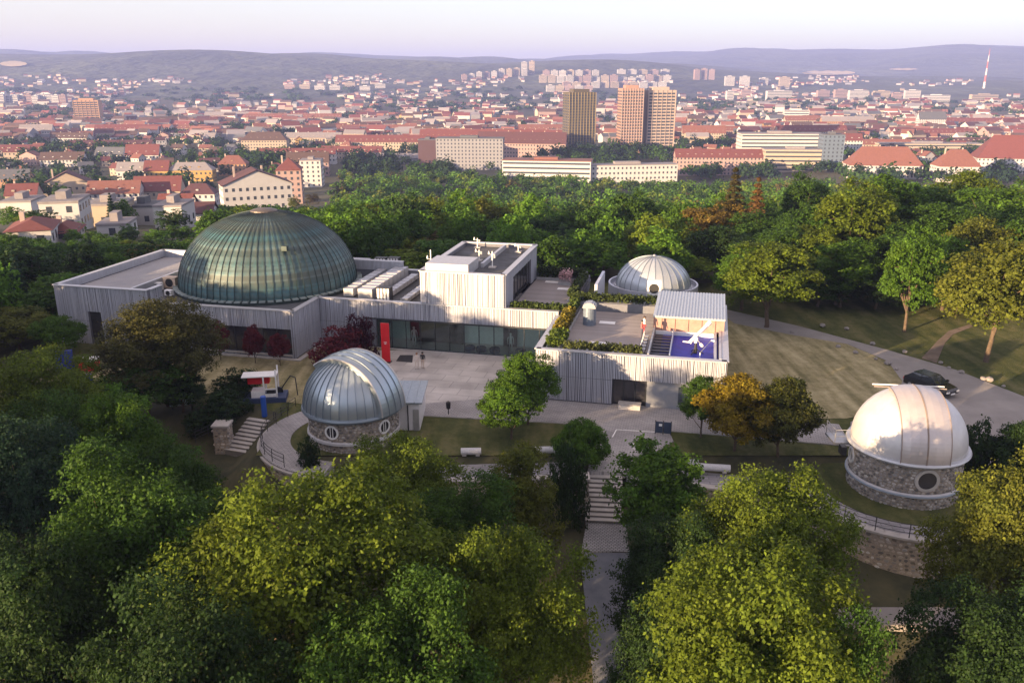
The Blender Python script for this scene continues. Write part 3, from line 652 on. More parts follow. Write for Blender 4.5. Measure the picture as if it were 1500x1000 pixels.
leaf_strip('hedge', -11.2,-4.6,68.5,69.5,4.0,.75,1500,(.06,.075,.025),'low hedge along the front parapet of the timber deck',6)
leaf_strip('hedge', -18.4,-12.9,93.0,94.0,4.5,1.2,1300,(.035,.055,.02),'dark hedge at the far end of the upper deck',7)
leaf_strip('hedge', -13.5,-12.5,84.2,93.5,4.3,1.1,1500,(.04,.06,.02),'dark hedge between the upper deck and the slatted screen',8)
leaf_strip('flower_planter', -15.6,-14.2,91.0,92.6,4.5,1.3,260,(.5,.32,.34),'pale pink flowering planter on the upper deck',9,group='flower planters on the upper deck',lw=.12)

# small grey dome hall behind the deck
GD = W(-5.6,97.9)[:2]; r_d = 4.3
t = thing('dome_hall', 'low round hall with a grey dome inside a ring parapet', 'building', (*GD,0))
MB().lathe([(5.15,-.5),(5.15,3.7),(4.95,3.7),(4.95,3.2),(4.2,3.2)], 56).build('ring_wall', SLAT, t, smooth=False)
d2 = MB().lathe([(r_d+.15,3.15),(r_d+.15,3.45),(r_d-.1,3.5)], 40).build('dome', GREYM, t)
ZINC = mat('zinc_sheet', (.36,.42,.49), .38, .5, col2=(.5,.53,.56), scale=.5, rnd=.15, stretch=(1,1,.4))
ge = MB(); p_ = [(max(.02,r_d*math.cos(a)), 3.45+3.35*math.sin(a)) for a in np.linspace(0, math.pi/2, 10)]
ge.lathe(p_, 1, -math.pi/28, math.pi/28); ge = ge.mesh('gore', ZINC, True)
se = MB(); 
for (a,b),(c,d) in zip(p_[:-1],p_[1:]): se.tube((a+.02,0,b+.02),(c+.02,0,d+.02),.03,.03,4,cap=False)
se = se.mesh('seam', mat('zinc_seam', (.22,.26,.3), .5, .5))
for i in range(28): put('gore', ge, d2, (0,0,0), i*math.pi/14); put('seam', se, d2, (0,0,0), (i+.5)*math.pi/14)
MB().tube((0,0,6.75),(0,0,7.0),.25,.1,12).build('finial', GREYM, d2)

# ------------------------------------------------------------------ the two telescope houses
def round_window(parent, c, ang, r, z, bars=True):
    n = (math.cos(ang), math.sin(ang)); t_ = (-n[1], n[0])
    def P3(a, rr, off): return (n[0]*off+t_[0]*rr*math.cos(a), n[1]*off+t_[1]*rr*math.cos(a), z+rr*math.sin(a))
    m = MB(); k = 20
    for i in range(k):
        a0, a1 = 2*math.pi*i/k, 2*math.pi*(i+1)/k
        q = [P3(a0,r,c),P3(a1,r,c),P3(a1,r*1.32,c),P3(a0,r*1.32,c),P3(a0,r,c-.3),P3(a1,r,c-.3),P3(a1,r*1.32,c-.3),P3(a0,r*1.32,c-.3)]
        m.add(q, [(0,1,2,3),(0,4,5,1),(3,2,6,7)])
    f = m.build('round_window', WHITE if bars else CONC, parent)
    MB().add([P3(2*math.pi*i/k, r, c-.05) for i in range(k)], [tuple(range(k))]).build('pane', DKGLASS, f)
    if bars:
        for s in (-1,1):
            b = MB(); b.tube(P3(s*math.pi/2,0,c-.08) if 0 else (n[0]*(c-.03)+t_[0]*s*.1, n[1]*(c-.03)+t_[1]*s*.1, z-r*.97), (n[0]*(c-.03)+t_[0]*s*.1, n[1]*(c-.03)+t_[1]*s*.1, z+r*.97), .035, n=4); b.build('glazing_bar', WHITE, f)
    return f
def drum(t, r, z0, z1, zband, wins, wr, wz, warm):
    MB().lathe([(r-.05,z0-1),(r-.05,z1),(r-.4,z1)], 48).build('drum_wall', MORTAR, t)
    def fn(s): a = s/r; return (r*math.cos(a)-.03*math.cos(a), r*math.sin(a)-.03*math.sin(a)), (-math.sin(a),math.cos(a)), (math.cos(a),math.sin(a))
    def skip(s, z):
        a = s/r
        return any(math.hypot(((a-b+math.pi)%(2*math.pi)-math.pi)*r, z-wz) < wr*1.4 for b in wins)
    kind(put('rubble_stones', rubble_on(fn, 2*math.pi*r, z0-.4, z1, .27, .2, skip, warm), t, (0,0,0)), 'stuff')
    MB().lathe([(r+.02,zband-.12),(r+.13,zband-.08),(r+.13,zband+.1),(r,zband+.16)], 48).build('stone_band', mat('pale_render', (.5,.5,.52), .8, var=.12), t)
TIN = mat('tin_sheet', (.30,.37,.43), .36, .65, col2=(.36,.41,.45), scale=.6, rnd=.12, stretch=(1,1,.3))
tl = thing('telescope_house', 'round stone telescope house with a ribbed blue grey tin dome and arched shutter', 'observatory', (*OL,-.3))
A_L = R(262)
drum(tl, 3.45, 0, 2.75, .95, [R(252),R(322)], .42, 1.85, 1.0)
round_window(tl, 3.47, R(252), .42, 1.85); round_window(tl, 3.47, R(322), .42, 1.85)
MB().lathe([(3.4,2.7),(3.86,2.72),(3.92,2.86),(3.86,3.02),(3.7,3.02)], 56).build('dome_rim', mat('rim_tin', (.22,.27,.32), .45, .5), tl)
dl = MB().lathe([(3.6,2.9),(3.6,3.1),(3.4,3.1)], 40).build('dome', TIN, tl)
rd = 3.76; NGL = 36
pp = [(max(.02,rd*math.cos(a)), 2.98+rd*1.02*math.sin(a)) for a in np.linspace(0, math.pi/2, 14)]
ge = MB().lathe(pp, 1, -math.pi/NGL, math.pi/NGL).mesh('gore', TIN, True); se = MB()
for (a,b),(c,d) in zip(pp[:-2],pp[1:-1]): se.tube((a+.025,0,b+.02),(c+.025,0,d+.02),.035,.035,4,cap=False)
se = se.mesh('seam', mat('tin_seam', (.2,.25,.3), .5, .5))
for i in range(NGL): put('gore', ge, dl, (0,0,0), i*2*math.pi/NGL); put('seam', se, dl, (0,0,0), (i+.5)*2*math.pi/NGL)
# arched shutter: a curved band standing proud, from rim to beyond the crown
def shutter(parent, r, zc, ang, half, a_end, proud, material, name, sag=0.0, n=26, edge=None):
    ax = (math.cos(ang), math.sin(ang)); sd_ = (-ax[1], ax[0]); m = MB(); eds = {-1: MB(), 1: MB()}
    def pt(a, s, rr): return (ax[0]*rr*math.cos(a)+sd_[0]*s, ax[1]*rr*math.cos(a)+sd_[1]*s, zc+rr*math.sin(a))
    ks = 5
    for i in range(n):
        a0, a1 = a_end*i/n, a_end*(i+1)/n
        for j in range(ks):
            s0, s1 = -half+2*half*j/ks, -half+2*half*(j+1)/ks
            def rr(s): return math.sqrt(max(r*r-s*s*.6,.1))+proud
            m.add([pt(a0,s0,rr(s0)),pt(a0,s1,rr(s1)),pt(a1,s1,rr(s1)),pt(a1,s0,rr(s0))], [(0,1,2,3)])
        for s in (-half, half):
            q = math.sqrt(max(r*r-s*s*.6,.1)); m.add([pt(a0,s,q-.35),pt(a0,s,q+proud),pt(a1,s,q+proud),pt(a1,s,q-.35)], [(0,1,2,3)])
            eds[1 if s > 0 else -1].tube(pt(a0,s,q+proud+.01), pt(a1,s,q+proud+.01), .07, .07, 5, cap=False)
    for a in (a_end,):
        m.add([pt(a,-half,r-.4),pt(a,half,r-.4),pt(a,half,math.sqrt(r*r-half*half*.6)+proud),pt(a,-half,math.sqrt(r*r-half*half*.6)+proud)], [(0,1,2,3)])
    o = m.build(name, material, parent); [e_.build('shutter_edge', edge or material, o) for e_ in eds.values()]; return o
so = shutter(dl, rd, 2.98, R(-28), 1.45, R(128), .28, TIN, 'shutter', edge=mat('pale_zinc', (.5,.5,.5), .4, .5))
for j in range(3): 
    s = -.75+j*.75; q = MB()
    for i in range(24):
        def pt(a): rr = math.sqrt(rd*rd-s*s*.6)+.31; ax = (math.cos(R(-28)),math.sin(R(-28))); return (ax[0]*rr*math.cos(a)-ax[1]*s, ax[1]*rr*math.cos(a)+ax[0]*s, 2.98+rr*math.sin(a))
        q.tube(pt(R(128)*i/24), pt(R(128)*(i+1)/24), .03, .03, 4, cap=False)
    q.build('shutter_seam', mat('tin_seam', (.2,.25,.3)), so)
# white annex with flat roof and drainpipe
an = MB().box(2.6,5.0,1.0,5.6,-.2,2.5).build('annex_wall', mat('white_render', (.7,.7,.72), .85, var=.06), tl)
MB().box(2.4,5.25,.8,5.9,2.5,2.62).build('annex_roof', mat('annex_tin', (.28,.34,.4), .45, .5, var=.1), tl)
for i in range(4): MB().box(2.5+i*.7,2.54+i*.7,.85,5.85,2.62,2.67).build('roof_seam', TIN, tl)
MB().path([(4.1,.85,2.4),(4.1,.85,.2),(4.3,.5,0)], .05).build('drainpipe', DARKM, tl)
MB().box(4.5,4.95,.9,.99,.2,2.0).build('annex_door', GREYM, tl)

SILV = mat('silver_sheet', (.60,.60,.62), .55, .5, col2=(.50,.50,.52), scale=.9, bump=.03, bscale=2)
tr = thing('telescope_house', 'round stone telescope house with a smooth bright silver dome and central shutter', 'observatory', (*OR_,-.5))
drum(tr, 3.6, 0, 3.2, 1.05, [R(268),R(172)], .6, 2.2, .6)
round_window(tr, 3.62, R(268), .6, 2.2, bars=False); round_window(tr, 3.62, R(172), .45, 2.2, bars=True)
MB().lathe([(3.55,3.1),(3.85,3.15),(3.97,3.3),(3.9,3.42),(3.5,3.45)], 56).build('dome_rim', mat('rim_pale', (.5,.52,.56), .5, .4), tr)
MB().lathe([(3.63,1.0),(3.78,1.02),(3.78,1.12),(3.63,1.14)], 48).build('cable_band', mat('blue_band', (.35,.42,.52), .5, .3), tr)
rs = 3.68; ds = MB().lathe([(rs+.03,3.42),(rs+.03,3.62),(rs-.2,3.62)], 48).build('dome', SILV, tr)
pp = [(max(.02,rs*math.cos(a)), 3.55+rs*math.sin(a)) for a in np.linspace(0, math.pi/2, 20)]
ge = MB().lathe(pp, 6, -math.pi/8, math.pi/8).mesh('gore', SILV, True)
for i in range(8): put('gore', ge, ds, (0,0,0), i*math.pi/4)
AS = R(263)
for k, s in enumerate((-1,1)):
    off = s*.78; a_ = AS; ax = (math.cos(a_), math.sin(a_)); sd_ = (-ax[1], ax[0]); m = MB(); n = 26; eds = [MB(), MB()]
    for i in range(n):
        a0, a1 = R(-4)+R(104)*i/n, R(-4)+R(104)*(i+1)/n
        for j in range(3):
            s0, s1 = off-.75+1.5*j/3, off-.75+1.5*(j+1)/3
            def pt(a, q): rr = math.sqrt(rs*rs-q*q*.75)+.16; return (ax[0]*rr*math.cos(a)+sd_[0]*q, ax[1]*rr*math.cos(a)+sd_[1]*q, 3.55+rr*math.sin(a))
            m.add([pt(a0,s0),pt(a0,s1),pt(a1,s1),pt(a1,s0)], [(0,1,2,3)])
        for q in (off-.75, off+.75):
            def p2(a, d_): rr = math.sqrt(rs*rs-q*q*.75)+d_; return (ax[0]*rr*math.cos(a)+sd_[0]*q, ax[1]*rr*math.cos(a)+sd_[1]*q, 3.55+rr*math.sin(a))
            m.add([p2(a0,-.1),p2(a0,.16),p2(a1,.16),p2(a1,-.1)], [(0,1,2,3)]); eds[int(q > off)].tube(p2(a0,.17),p2(a1,.17),.03,.03,4,cap=False)
    so = m.build('shutter_leaf', mat('satin_steel', (.50,.47,.48), .45, .55, var=.05, scale=1.5), ds); [e_.build('shutter_edge', mat('rust_edge', (.30,.25,.225), .6, .3), so) for e_ in eds]
ax = (math.cos(AS), math.sin(AS)); sd_ = (-ax[1], ax[0])
for i, dd in enumerate((.55, 1.0)): MB().tube((sd_[0]*-2.5-ax[0]*dd, sd_[1]*-2.5-ax[1]*dd, 7.1),(sd_[0]*2.2-ax[0]*dd, sd_[1]*2.2-ax[1]*dd, 7.1),.05,n=5).build('shutter_rail', WHITE if i else mat('rust_edge',(.30,.25,.225)), ds)
bal = MB().prism([(-4.6,1.0),(-3.4,1.0),(-3.4,2.8),(-4.6,2.8)], 2.7, 2.85).build('balcony', GREYM, tr)
for q in ((-4.55,1.05),(-4.55,2.75)): MB().tube((*q,2.85),(*q,3.8),.03).build('post', GREYM, bal)
for z_ in (3.3,3.78): MB().path([(-3.5,1.05,z_),(-4.55,1.05,z_),(-4.55,2.75,z_)], .025).build('rail', GREYM, bal)
MB().box(-4.55,-4.2,-.3,.3,2.5,3.1).build('lamp_box', DARKM, tr)

# ------------------------------------------------------------------ trees
def crown_mesh(seed, rx, rz, zc, ncl, tufts, per, leaf, crad, top=0.0, mat_=None, hue=.3, low=-.7):
    # lobes of foliage, each lobe carrying tufts of leaves on its outer side, with a few leaves inside
    r_ = np.random.default_rng(seed); g = []
    k = np.arange(ncl)+.5; zz = 1-(1-low)*k/ncl; th = k*2.39996+r_.uniform(0,6.28)       # lobes spread evenly over the crown, then jittered
    d = np.c_[np.sqrt(1-np.clip(zz,-1,1)**2)*np.cos(th), np.sqrt(1-np.clip(zz,-1,1)**2)*np.sin(th), zz] + r_.normal(size=(ncl,3))*.16
    d /= np.linalg.norm(d,axis=1,keepdims=True); ph = r_.uniform(0,6.28,6)
    f = .74 + .12*np.sin(2*np.arctan2(d[:,1],d[:,0])+ph[0]) + .1*np.sin(4*d[:,2]+ph[1]) + r_.uniform(-.17,.15,ncl)
    taper = 1 - top*np.clip(d[:,2],0,1)**1.2
    C = np.c_[d[:,0]*rx*f*taper, d[:,1]*rx*f*taper, d[:,2]*rz*f]; cr = crad*rx*r_.uniform(.65,1.35,ncl)
    nt_ = ncl*tufts; ci = np.repeat(np.arange(ncl), tufts)
    e = r_.normal(size=(nt_,3)) + .7*d[ci] + [0,0,.3]; e /= np.linalg.norm(e,axis=1,keepdims=True)
    T = C[ci] + e*(cr[ci]*r_.uniform(.62,1.12,nt_))[:,None]*[1,1,.82]
    ts = crad*rx*.30*r_.uniform(.6,1.3,nt_)
    ti = np.repeat(np.arange(nt_), per); n = len(ti)
    P_ = T[ti] + r_.normal(size=(n,3))*ts[ti][:,None]*[.62,.62,.42]; N_ = e[ti]*.55 + [0,0,.5] + r_.normal(size=(n,3))*.5
    bri = (r_.uniform(.8,1.2,ncl)[ci]*r_.uniform(.8,1.22,nt_))[ti]*r_.uniform(.72,1.32,n)
    yel = (np.clip(r_.normal(.45,.45,ncl),0,1)[ci]*.6+np.clip(r_.normal(.3,.4,nt_),0,1)*.4)[ti]*hue
    S_ = leaf*r_.uniform(.6,1.4,n)
    m = n//6; q = r_.normal(size=(m,3)); q /= np.linalg.norm(q,axis=1,keepdims=True); ii = r_.integers(0,ncl,m)      # inner leaves
    P_ = np.concatenate([P_, C[ii]*r_.uniform(.2,.95,(m,1)) + q*cr[ii][:,None]*.6]); N_ = np.concatenate([N_, q]); bri = np.concatenate([bri, r_.uniform(.7,1.2,m)]); yel = np.concatenate([yel, np.zeros(m)]); S_ = np.concatenate([S_, leaf*1.6*np.ones(m)])
    P_[:,2] += zc
    return leaves(P_, N_, S_, bri[:,None]*np.c_[1+yel*.55, 1+yel*.12, 1-yel*.4], mat_ or LEAF, r_), C + [0,0,zc]
def trunk_mesh(seed, C, r0, zc, nl=9):
    rg = random.Random(seed); m = MB(); p = Vector((0,0,-1.2)); r = r0*1.25; pts = [p]
    for k in range(5):
        q = Vector((p.x+rg.uniform(-.12,.12), p.y+rg.uniform(-.12,.12), -1.2+(zc+1.6)*(k+1)/5)); r1 = r0*(1-.16*(k+1))
        m.tube(p, q, r, r1, 8, cap=False); p, r = q, r1; pts.append(q)
    for k in range(nl):
        c = Vector(C[rg.randrange(len(C))]); s = pts[rg.randint(2,5)]; mid = s.lerp(c,.5)+Vector((0,0,rg.uniform(-.3,.5)))
        m.tube(s, mid, r0*.42, r0*.25, 5, cap=False); m.tube(mid, s.lerp(c,.95), r0*.25, r0*.07, 4, cap=False)
    return m.mesh('trunk', BARK, True)
def conifer_mesh(seed, h, r, n, leaf):
    r_ = np.random.default_rng(seed); t = r_.random(n)**.75; tier = np.floor(t*13)/13; z = h*(.1+.9*(1-tier*1.0))*1.0
    ang = np.floor(r_.random(n)*9)/9*6.28 + tier*40 + r_.normal(size=n)*.16; q = r_.random(n)**.6; rad = r*(tier*.95+.05)*q*(.75+.4*np.sin(ang*3+seed)*.4)
    P_ = np.c_[rad*np.cos(ang), rad*np.sin(ang), h*(1-.88*tier) - q*r*tier*.42 + r_.normal(size=n)*.12]
    N_ = np.c_[np.cos(ang)*.5, np.sin(ang)*.5, np.full(n,.8)] + r_.normal(size=(n,3))*.4
    return leaves(P_, N_, leaf*r_.uniform(.6,1.3,n), r_.uniform(.6,1.35,(n,1))*np.ones((1,3)), LEAF, r_, .4)
PROTO = {}
def proto(key, seed, rx, rz, zc, ncl, tufts, per, leaf, crad, r0, **kw):
    me, C = crown_mesh(seed, rx, rz, zc, ncl, tufts, per, leaf, crad, **kw); PROTO[key] = (me, trunk_mesh(seed, C, r0, zc, 16), zc+rz*.97, rx)
proto('big0', 11, 5, 5.2, 8.2, 62, 30, 26, .095, .28, .32)
proto('big1', 12, 5, 5.8, 8.0, 66, 30, 25, .095, .26, .32, top=.4)
proto('big2', 13, 5, 4.8, 8.0, 56, 32, 27, .09, .29, .3)
proto('big3', 15, 5, 5.4, 8.2, 58, 30, 27, .09, .28, .32, top=.2)
proto('tall0', 14, 2.6, 5.0, 7.0, 40, 24, 20, .09, .34, .2, top=.6)
proto('mid0', 21, 4.5, 4.6, 7.2, 46, 18, 16, .155, .29, .28); proto('mid1', 22, 4.5, 5.4, 7.6, 48, 18, 16, .155, .27, .28, top=.35); proto('mid2', 23, 4.5, 4.2, 6.6, 42, 18, 17, .15, .3, .26)
proto('round0', 31, 2.6, 2.5, 4.2, 40, 24, 22, .085, .3, .14, low=-.6); proto('round1', 32, 2.6, 2.9, 3.6, 46, 26, 22, .085, .3, .13, top=.3, low=-.9)
proto('bush0', 33, 2.0, 1.5, 1.3, 22, 16, 14, .09, .36, .08, low=-.9)
for k in range(5): proto('far%d' % k, 41+k, 4.2, 3.9+.4*k, 5.6, 28, 12, 12, .24, .33, .22, top=.1*k)
PROTO['con0'] = (conifer_mesh(51, 14, 3.4, 5200, .3), MB().tube((0,0,-1),(0,0,13),.24,.04,7).mesh('trunk', BARK), 14, 3.4)
PROTO['con1'] = (conifer_mesh(52, 14, 4.2, 5200, .32), MB().tube((0,0,-1),(0,0,13),.26,.04,7).mesh('trunk', BARK), 14, 4.2)
G_DARK=(0.02255,0.04919,0.01435); G_MID=(0.03894,0.08711,0.01435); G_LIGHT=(0.05944,0.1281,0.01537); G_YEL=(0.07993,0.123,0.01435); G_GOLD=(0.09022,0.1127,0.01845); G_BRN=(.07,.062,.022); G_BLUE=(0.02255,0.05124,0.02869); G_RED=(.11,.02,.03); G_ORG=(.15,.122,.013)
def tree(key, x, y, z, height, width, col, label, group, name='deciduous_tree', cat='tree', rz=None):
    me, tm, th, rx = PROTO[key]; sx, sz = width/(2*rx), height/th
    t = thing(name, label, cat, (x,y,z-.1), rng.uniform(0,6.28) if rz is None else rz, group); t.scale = (sx,sx,sz)
    put('trunk', tm, t); c = put('crown', me, t); c.color = (*col,1); return t
def tree_px(key, px, top, d, width, col, label, group, **kw):
    b = (top-500)/F; x, y, zt = (px-750)/F*d, (cP-b*sP)*d, H-(sP+b*cP)*d; z = gz(x,y)
    return tree(key, x, y, z, max(2.0, zt-z), width, col, label, group, **kw)
FG = 'broad trees on the slope below the terrace'
for a in (
 ('big0',185,685,41,9.2,G_MID,'broad green maple standing alone beyond the dark shaded trees of the slope'),
 ('big3',450,684,38,11,G_YEL,'large golden green tree on the slope below the tin-domed observatory'),
 ('big2',585,652,50,7.5,G_YEL,'yellowish green tree touching the stone drum of the tin-domed observatory'),
 ('tall0',765,640,50,4.2,G_GOLD,'slender golden tree beside the rubble pillar of the central stairs'),
 ('big2',752,797,39,7.0,G_YEL,'yellow green round tree beside the asphalt path'),
 ('big0',668,715,45,7.2,G_MID,'dark green tree between the golden trees below the straight terrace'),
 ('mid1',972,640,51,6.2,G_LIGHT,'fresh green tree next to the central stairs'),
 ('big0',985,760,43,5.8,G_DARK,'dark green tree overhanging the asphalt path'),
 ('big3',1142,682,43,8.0,G_YEL,'tall bright yellow green tree below the terrace towards the silver dome'),
 ('big2',1120,828,35,9.6,G_YEL,'wide sunlit yellow tree lowest on the slope'),
 ('big0',1500,680,43,7.2,G_GOLD,'golden tree beside the curved retaining wall of the silver dome'),
 ('big2',1465,872,37,7.2,G_DARK,'shaded dark tree below the curved retaining wall and gravel path'),
 ('big0',30,615,47,7.0,G_BLUE,'blue green shaded tree at the edge of the slope wood'),
 ('big1',20,790,36,7.5,G_DARK,'very dark shaded tree deep in the slope wood'),
 ('big2',255,905,32,8.5,G_DARK,'dark undergrowth tree beneath the green maple'),
 ('big1',165,572,54,6.8,G_LIGHT,'light green tree near the sunken exhibits lawn'),
 ('big2',55,520,60,8.2,G_YEL,'yellow green tree beside the blue exhibit boards'),
 ('big0',228,440,70,9.6,(.06,.066,.022),'large bronze tinged tree in front of the slatted dome wing'),
 ('big1',245,648,53,6.6,G_MID,'green tree below the worn stone stairs'),
 ('mid0',20,452,88,8.0,G_GOLD,'golden bushy tree by the end wall of the dome wing'),
 ('mid2',84,462,84,4.6,G_LIGHT,'bright green young tree against the slatted end wall'),
 ('big0',560,880,34,8.0,G_MID,'green tree at the foot of the slope by the golden trees'),
 ('big1',975,880,38,5.0,G_DARK,'dark tree leaning over the lower asphalt path'),
 ('big0',1215,915,34,5.5,G_MID,'green tree just below the short gravel path'),
 ('big1',335,722,47,5.5,G_MID,'green tree below the curved paved terrace'),
 ('big2',110,650,50,6.5,G_MID,'dull green tree in the middle of the slope wood'),
 ('mid2',205,520,69,7.5,G_MID,'green tree filling the space below the bronze tinged tree'),('mid1',262,548,70.5,4.6,G_DARK,'dark tree at the foot of the bronze tinged tree'),('big2',70,585,55,7.0,G_MID,'green tree below the blue exhibit boards'),('mid0',130,600,56,6.0,G_YEL,'yellow tipped tree over the sunken lawn'),
 ): tree_px(*a, FG)
for k in range(75):  # wood continued out of view, added to shade the plaza and building
    x, y = -33-rng.random()*65, 30+rng.random()*48
    if x > -.62*(y*cP+8)-5: continue
    tree('mid%d' % (k%3), x, y, gz(x,y), rng.uniform(8.5,15)-gz(x,y)*.6, rng.uniform(8,11), G_MID, 'unseen tall green tree continuing the wood, added to shade the observatory', 'unseen trees added to the wood for their shade')
MG = 'single trees around the plaza'
tree_px('round0',772,520,67,4.4,G_LIGHT,'round green tree closest to the slatted terrace block',MG)
tree_px('round0',748,553,64.5,4.3,G_LIGHT,'round bright green tree with a bare trunk on the lawn strip',MG)
tree_px('round1',853,608,60.5,3.7,G_LIGHT,'small loose green tree above the rubble pillar',MG)
tree_px('round1',1088,543,62,5.8,G_ORG,'orange yellow autumn tree near the terrace block corner',MG)
tree_px('round1',1152,548,61.5,5.2,(.062,.075,.016),'olive and orange tree beside the orange autumn tree',MG)
tree_px('round0',1032,553,65,3.4,G_MID,'pale green bush tree against the grey door panel wall',MG)
tree_px('bush0',1432,622,60,3.0,G_DARK,'dark shrub behind the silver domed observatory',MG,name='shrub',cat='shrub')
tree_px('round1',1500,612,58,4.0,G_DARK,'dark shrub tree on the road verge',MG)
for px,top,d,w_,lb in ((345,545,74,4.0,'dark green bush behind the exhibit machine'),(330,583,70,4.2,'clipped green bush between stairs and exhibit lawn'),(300,600,69,3.2,'low green bush under the bronze tinged tree'),(835,655,56,2.6,'dark bush beside the head of the central stairs'),(1310,668,60.5,2.2,'dark bush behind the stone drum of the silver dome'),(450,645,61,1.6,'small dark bush against the drum of the tin dome')):
    tree_px('bush0',px,top,d,w_,G_DARK,lb,'shrubs on the observatory grounds',name='shrub',cat='shrub')
for px,top,d,w_,lb in ((318,473,83,2.0,'dark red ball tree standing farthest along the long window'),(369,478,82,1.9,'dark red ball tree in the middle of the long window'),(406,489,81.5,1.9,'dark red ball tree by the corner of the dome wing')):
    tree_px('round0',px,top,d,w_,G_RED,lb,'small dark red ball trees',name='red_leaved_tree')
tree_px('bush0',497,485,81.5,5.2,G_RED,'wide dark red bush in the recess beside the red banner','dark red bushes',name='red_leaved_shrub',cat='shrub')
tree_px('bush0',523,468,83.5,3.6,(.045,.012,.025),'purple bush behind the wide dark red bush','dark red bushes',name='red_leaved_shrub',cat='shrub')
RG = 'tall trees beyond the gravel road'
for k, px in enumerate(range(1085,1530,40)):
    tree_px('mid%d' % (k%3), px+rng.uniform(-10,10), 350+rng.uniform(-25,30), 103+rng.uniform(-4,8), rng.uniform(7.5,9.5), (G_LIGHT,G_YEL,G_MID,G_YEL)[k%4], ('light green','yellow green','mid green','yellow green')[k%4]+' tree in the front row of the wood beyond the road', RG)
for a in (('mid0',1215,350,118,10,G_DARK,'dark green tree filling the road-side wood by the spruce'),('mid1',1270,345,112,9,G_MID,'green tree crowding the large yellow green one'),('mid2',1330,355,110,9,G_DARK,'deep green tree behind the slim trunked tree'),('mid0',1385,350,108,9,G_MID,'mid green tree over the worn soil path'),('mid1',1445,365,106,9,G_DARK,'dark tree behind the thin golden trunks'),('mid2',1500,350,110,10,G_MID,'green tree crowding behind the golden brown tree'),('mid0',1165,380,112,7,G_MID,'small green tree beyond the road bend'),('mid1',1240,290,135,11,G_MID,'green tree behind the large yellow green tree'),('mid2',1370,275,140,12,G_LIGHT,'light crown behind the tall light green tree'),('mid0',1120,310,128,9,G_MID,'green tree among the rusty conifers'),('mid0',1520,280,130,12,G_YEL,'yellow crown behind the wide light green tree'),
 ('mid1',1205,392,102,7,G_MID,'low branching green tree over the far road edge'),('mid2',1310,388,104,8,G_DARK,'shaded green tree over the grass verge'),('mid0',1410,395,98,7.5,G_MID,'green tree beside the worn soil path'),('mid1',1455,300,118,11,G_LIGHT,'light green crown between the golden trees'),('mid2',1150,345,126,9,G_LIGHT,'light green tree beyond the spreading yellow green tree'),('mid0',1095,345,118,8,G_MID,'green tree between small grey dome and road bend'),('mid1',1030,355,118,7,G_MID,'green tree touching the small grey dome'),
 ('mid1',1133,352,92,10.0,G_YEL,'spreading yellow green tree on the dry lawn by the road bend'),('mid0',1345,338,90,6.8,G_LIGHT,'slim trunked light green tree beside the woodland path'),
 ('mid2',1475,352,80,10.5,G_GOLD,'golden brown tree with several thin trunks near the road'),('mid0',1255,270,114,12,G_YEL,'large yellow green tree in the road-side wood'),
 ('mid1',1310,252,128,13,G_LIGHT,'tall light green tree rising above the road-side wood'),('mid2',1195,300,118,9,G_MID,'mid green tree above the road bend'),
 ('mid1',1400,290,112,12,G_MID,'broad green tree behind the slim trunked tree'),('mid0',1480,270,124,13,G_LIGHT,'wide light green tree behind the golden brown tree'),
 ('mid2',1060,330,116,8,G_DARK,'dark tree behind the small grey dome'),('con1',1078,248,138,11,G_BRN,'rusty brown conifer with a broad top'),('con1',1112,262,134,9,(.12,.07,.025),'brown tinged conifer beside the rusty one'),
 ('mid0',1230,395,103,7,G_DARK,'dark shaded tree behind the road bend'),('mid1',1290,400,101,7,G_DARK,'shaded dark tree with a bare trunk over the grass'),('mid2',1440,320,102,9,G_GOLD,'golden green tree between the broad trees'),
 ('con0',1170,330,122,6,G_BLUE,'dark blue green spruce in the road-side wood'),('mid1',1350,300,135,10,G_GOLD,'golden topped tree deep in the road-side wood'),('mid0',1045,300,135,9,(.13,.10,.025),'amber tree beyond the small grey dome'),
 ('mid1',1540,300,100,12,G_MID,'green tree at the far bend of the gravel road'),('mid0',1180,260,150,10,G_MID,'green crown above the spruce'),('mid2',1420,250,150,12,G_YEL,'yellow green crown at the back of the road-side wood')):
    n_ = 'conifer_tree' if a[0].startswith('con') else 'deciduous_tree'
    tree_px(*a, RG, name=n_)
# wood between the observatory and the town: the ones that show largest are single trees, the rest one mass
r_w = np.random.default_rng(5); cand = []
y = 84.0
while y < 640:
    sp = 5.7 + y*.012; xw = .66*y+30; xs = np.arange(-xw, xw, sp)
    for x in xs:
        X, Y = x+r_w.uniform(-.4,.4)*sp, y+r_w.uniform(-.4,.4)*sp
        d = Y*cP; px = 750+F*X/(Y*cP+H*sP)
        lu = X*cT-Y*sT; lw = X*sT+Y*cT
        if lu > -69.5 and lu < 4 and lw < 99: continue
        if Y < 108 and lu > -66: continue
        if px > 1030 and Y < 150: continue
        if px < 310 and Y > 172: continue
        if px < 480 and Y > 310: continue
        if px > 1230 and Y > 420: continue
        if Y > 560 and px > 700: continue
        cand.append((X, Y, px))
    y += sp*.86
def pick_col(X, Y):
    q = r_w.random()
    base = G_DARK if q < .18 else G_MID if q < .5 else G_LIGHT if q < .74 else G_YEL if q < .9 else G_GOLD if q < .97 else G_BRN
    s = r_w.uniform(1.0,1.7); return tuple(c*s for c in base), ('dark green' if base is G_DARK else 'mid green' if base is G_MID else 'light green' if base is G_LIGHT else 'yellow green' if base is G_YEL else 'golden' if base is G_GOLD else 'bronze')
cand.sort(key=lambda c: c[1]); single = cand[:290]; mass = cand[290:]
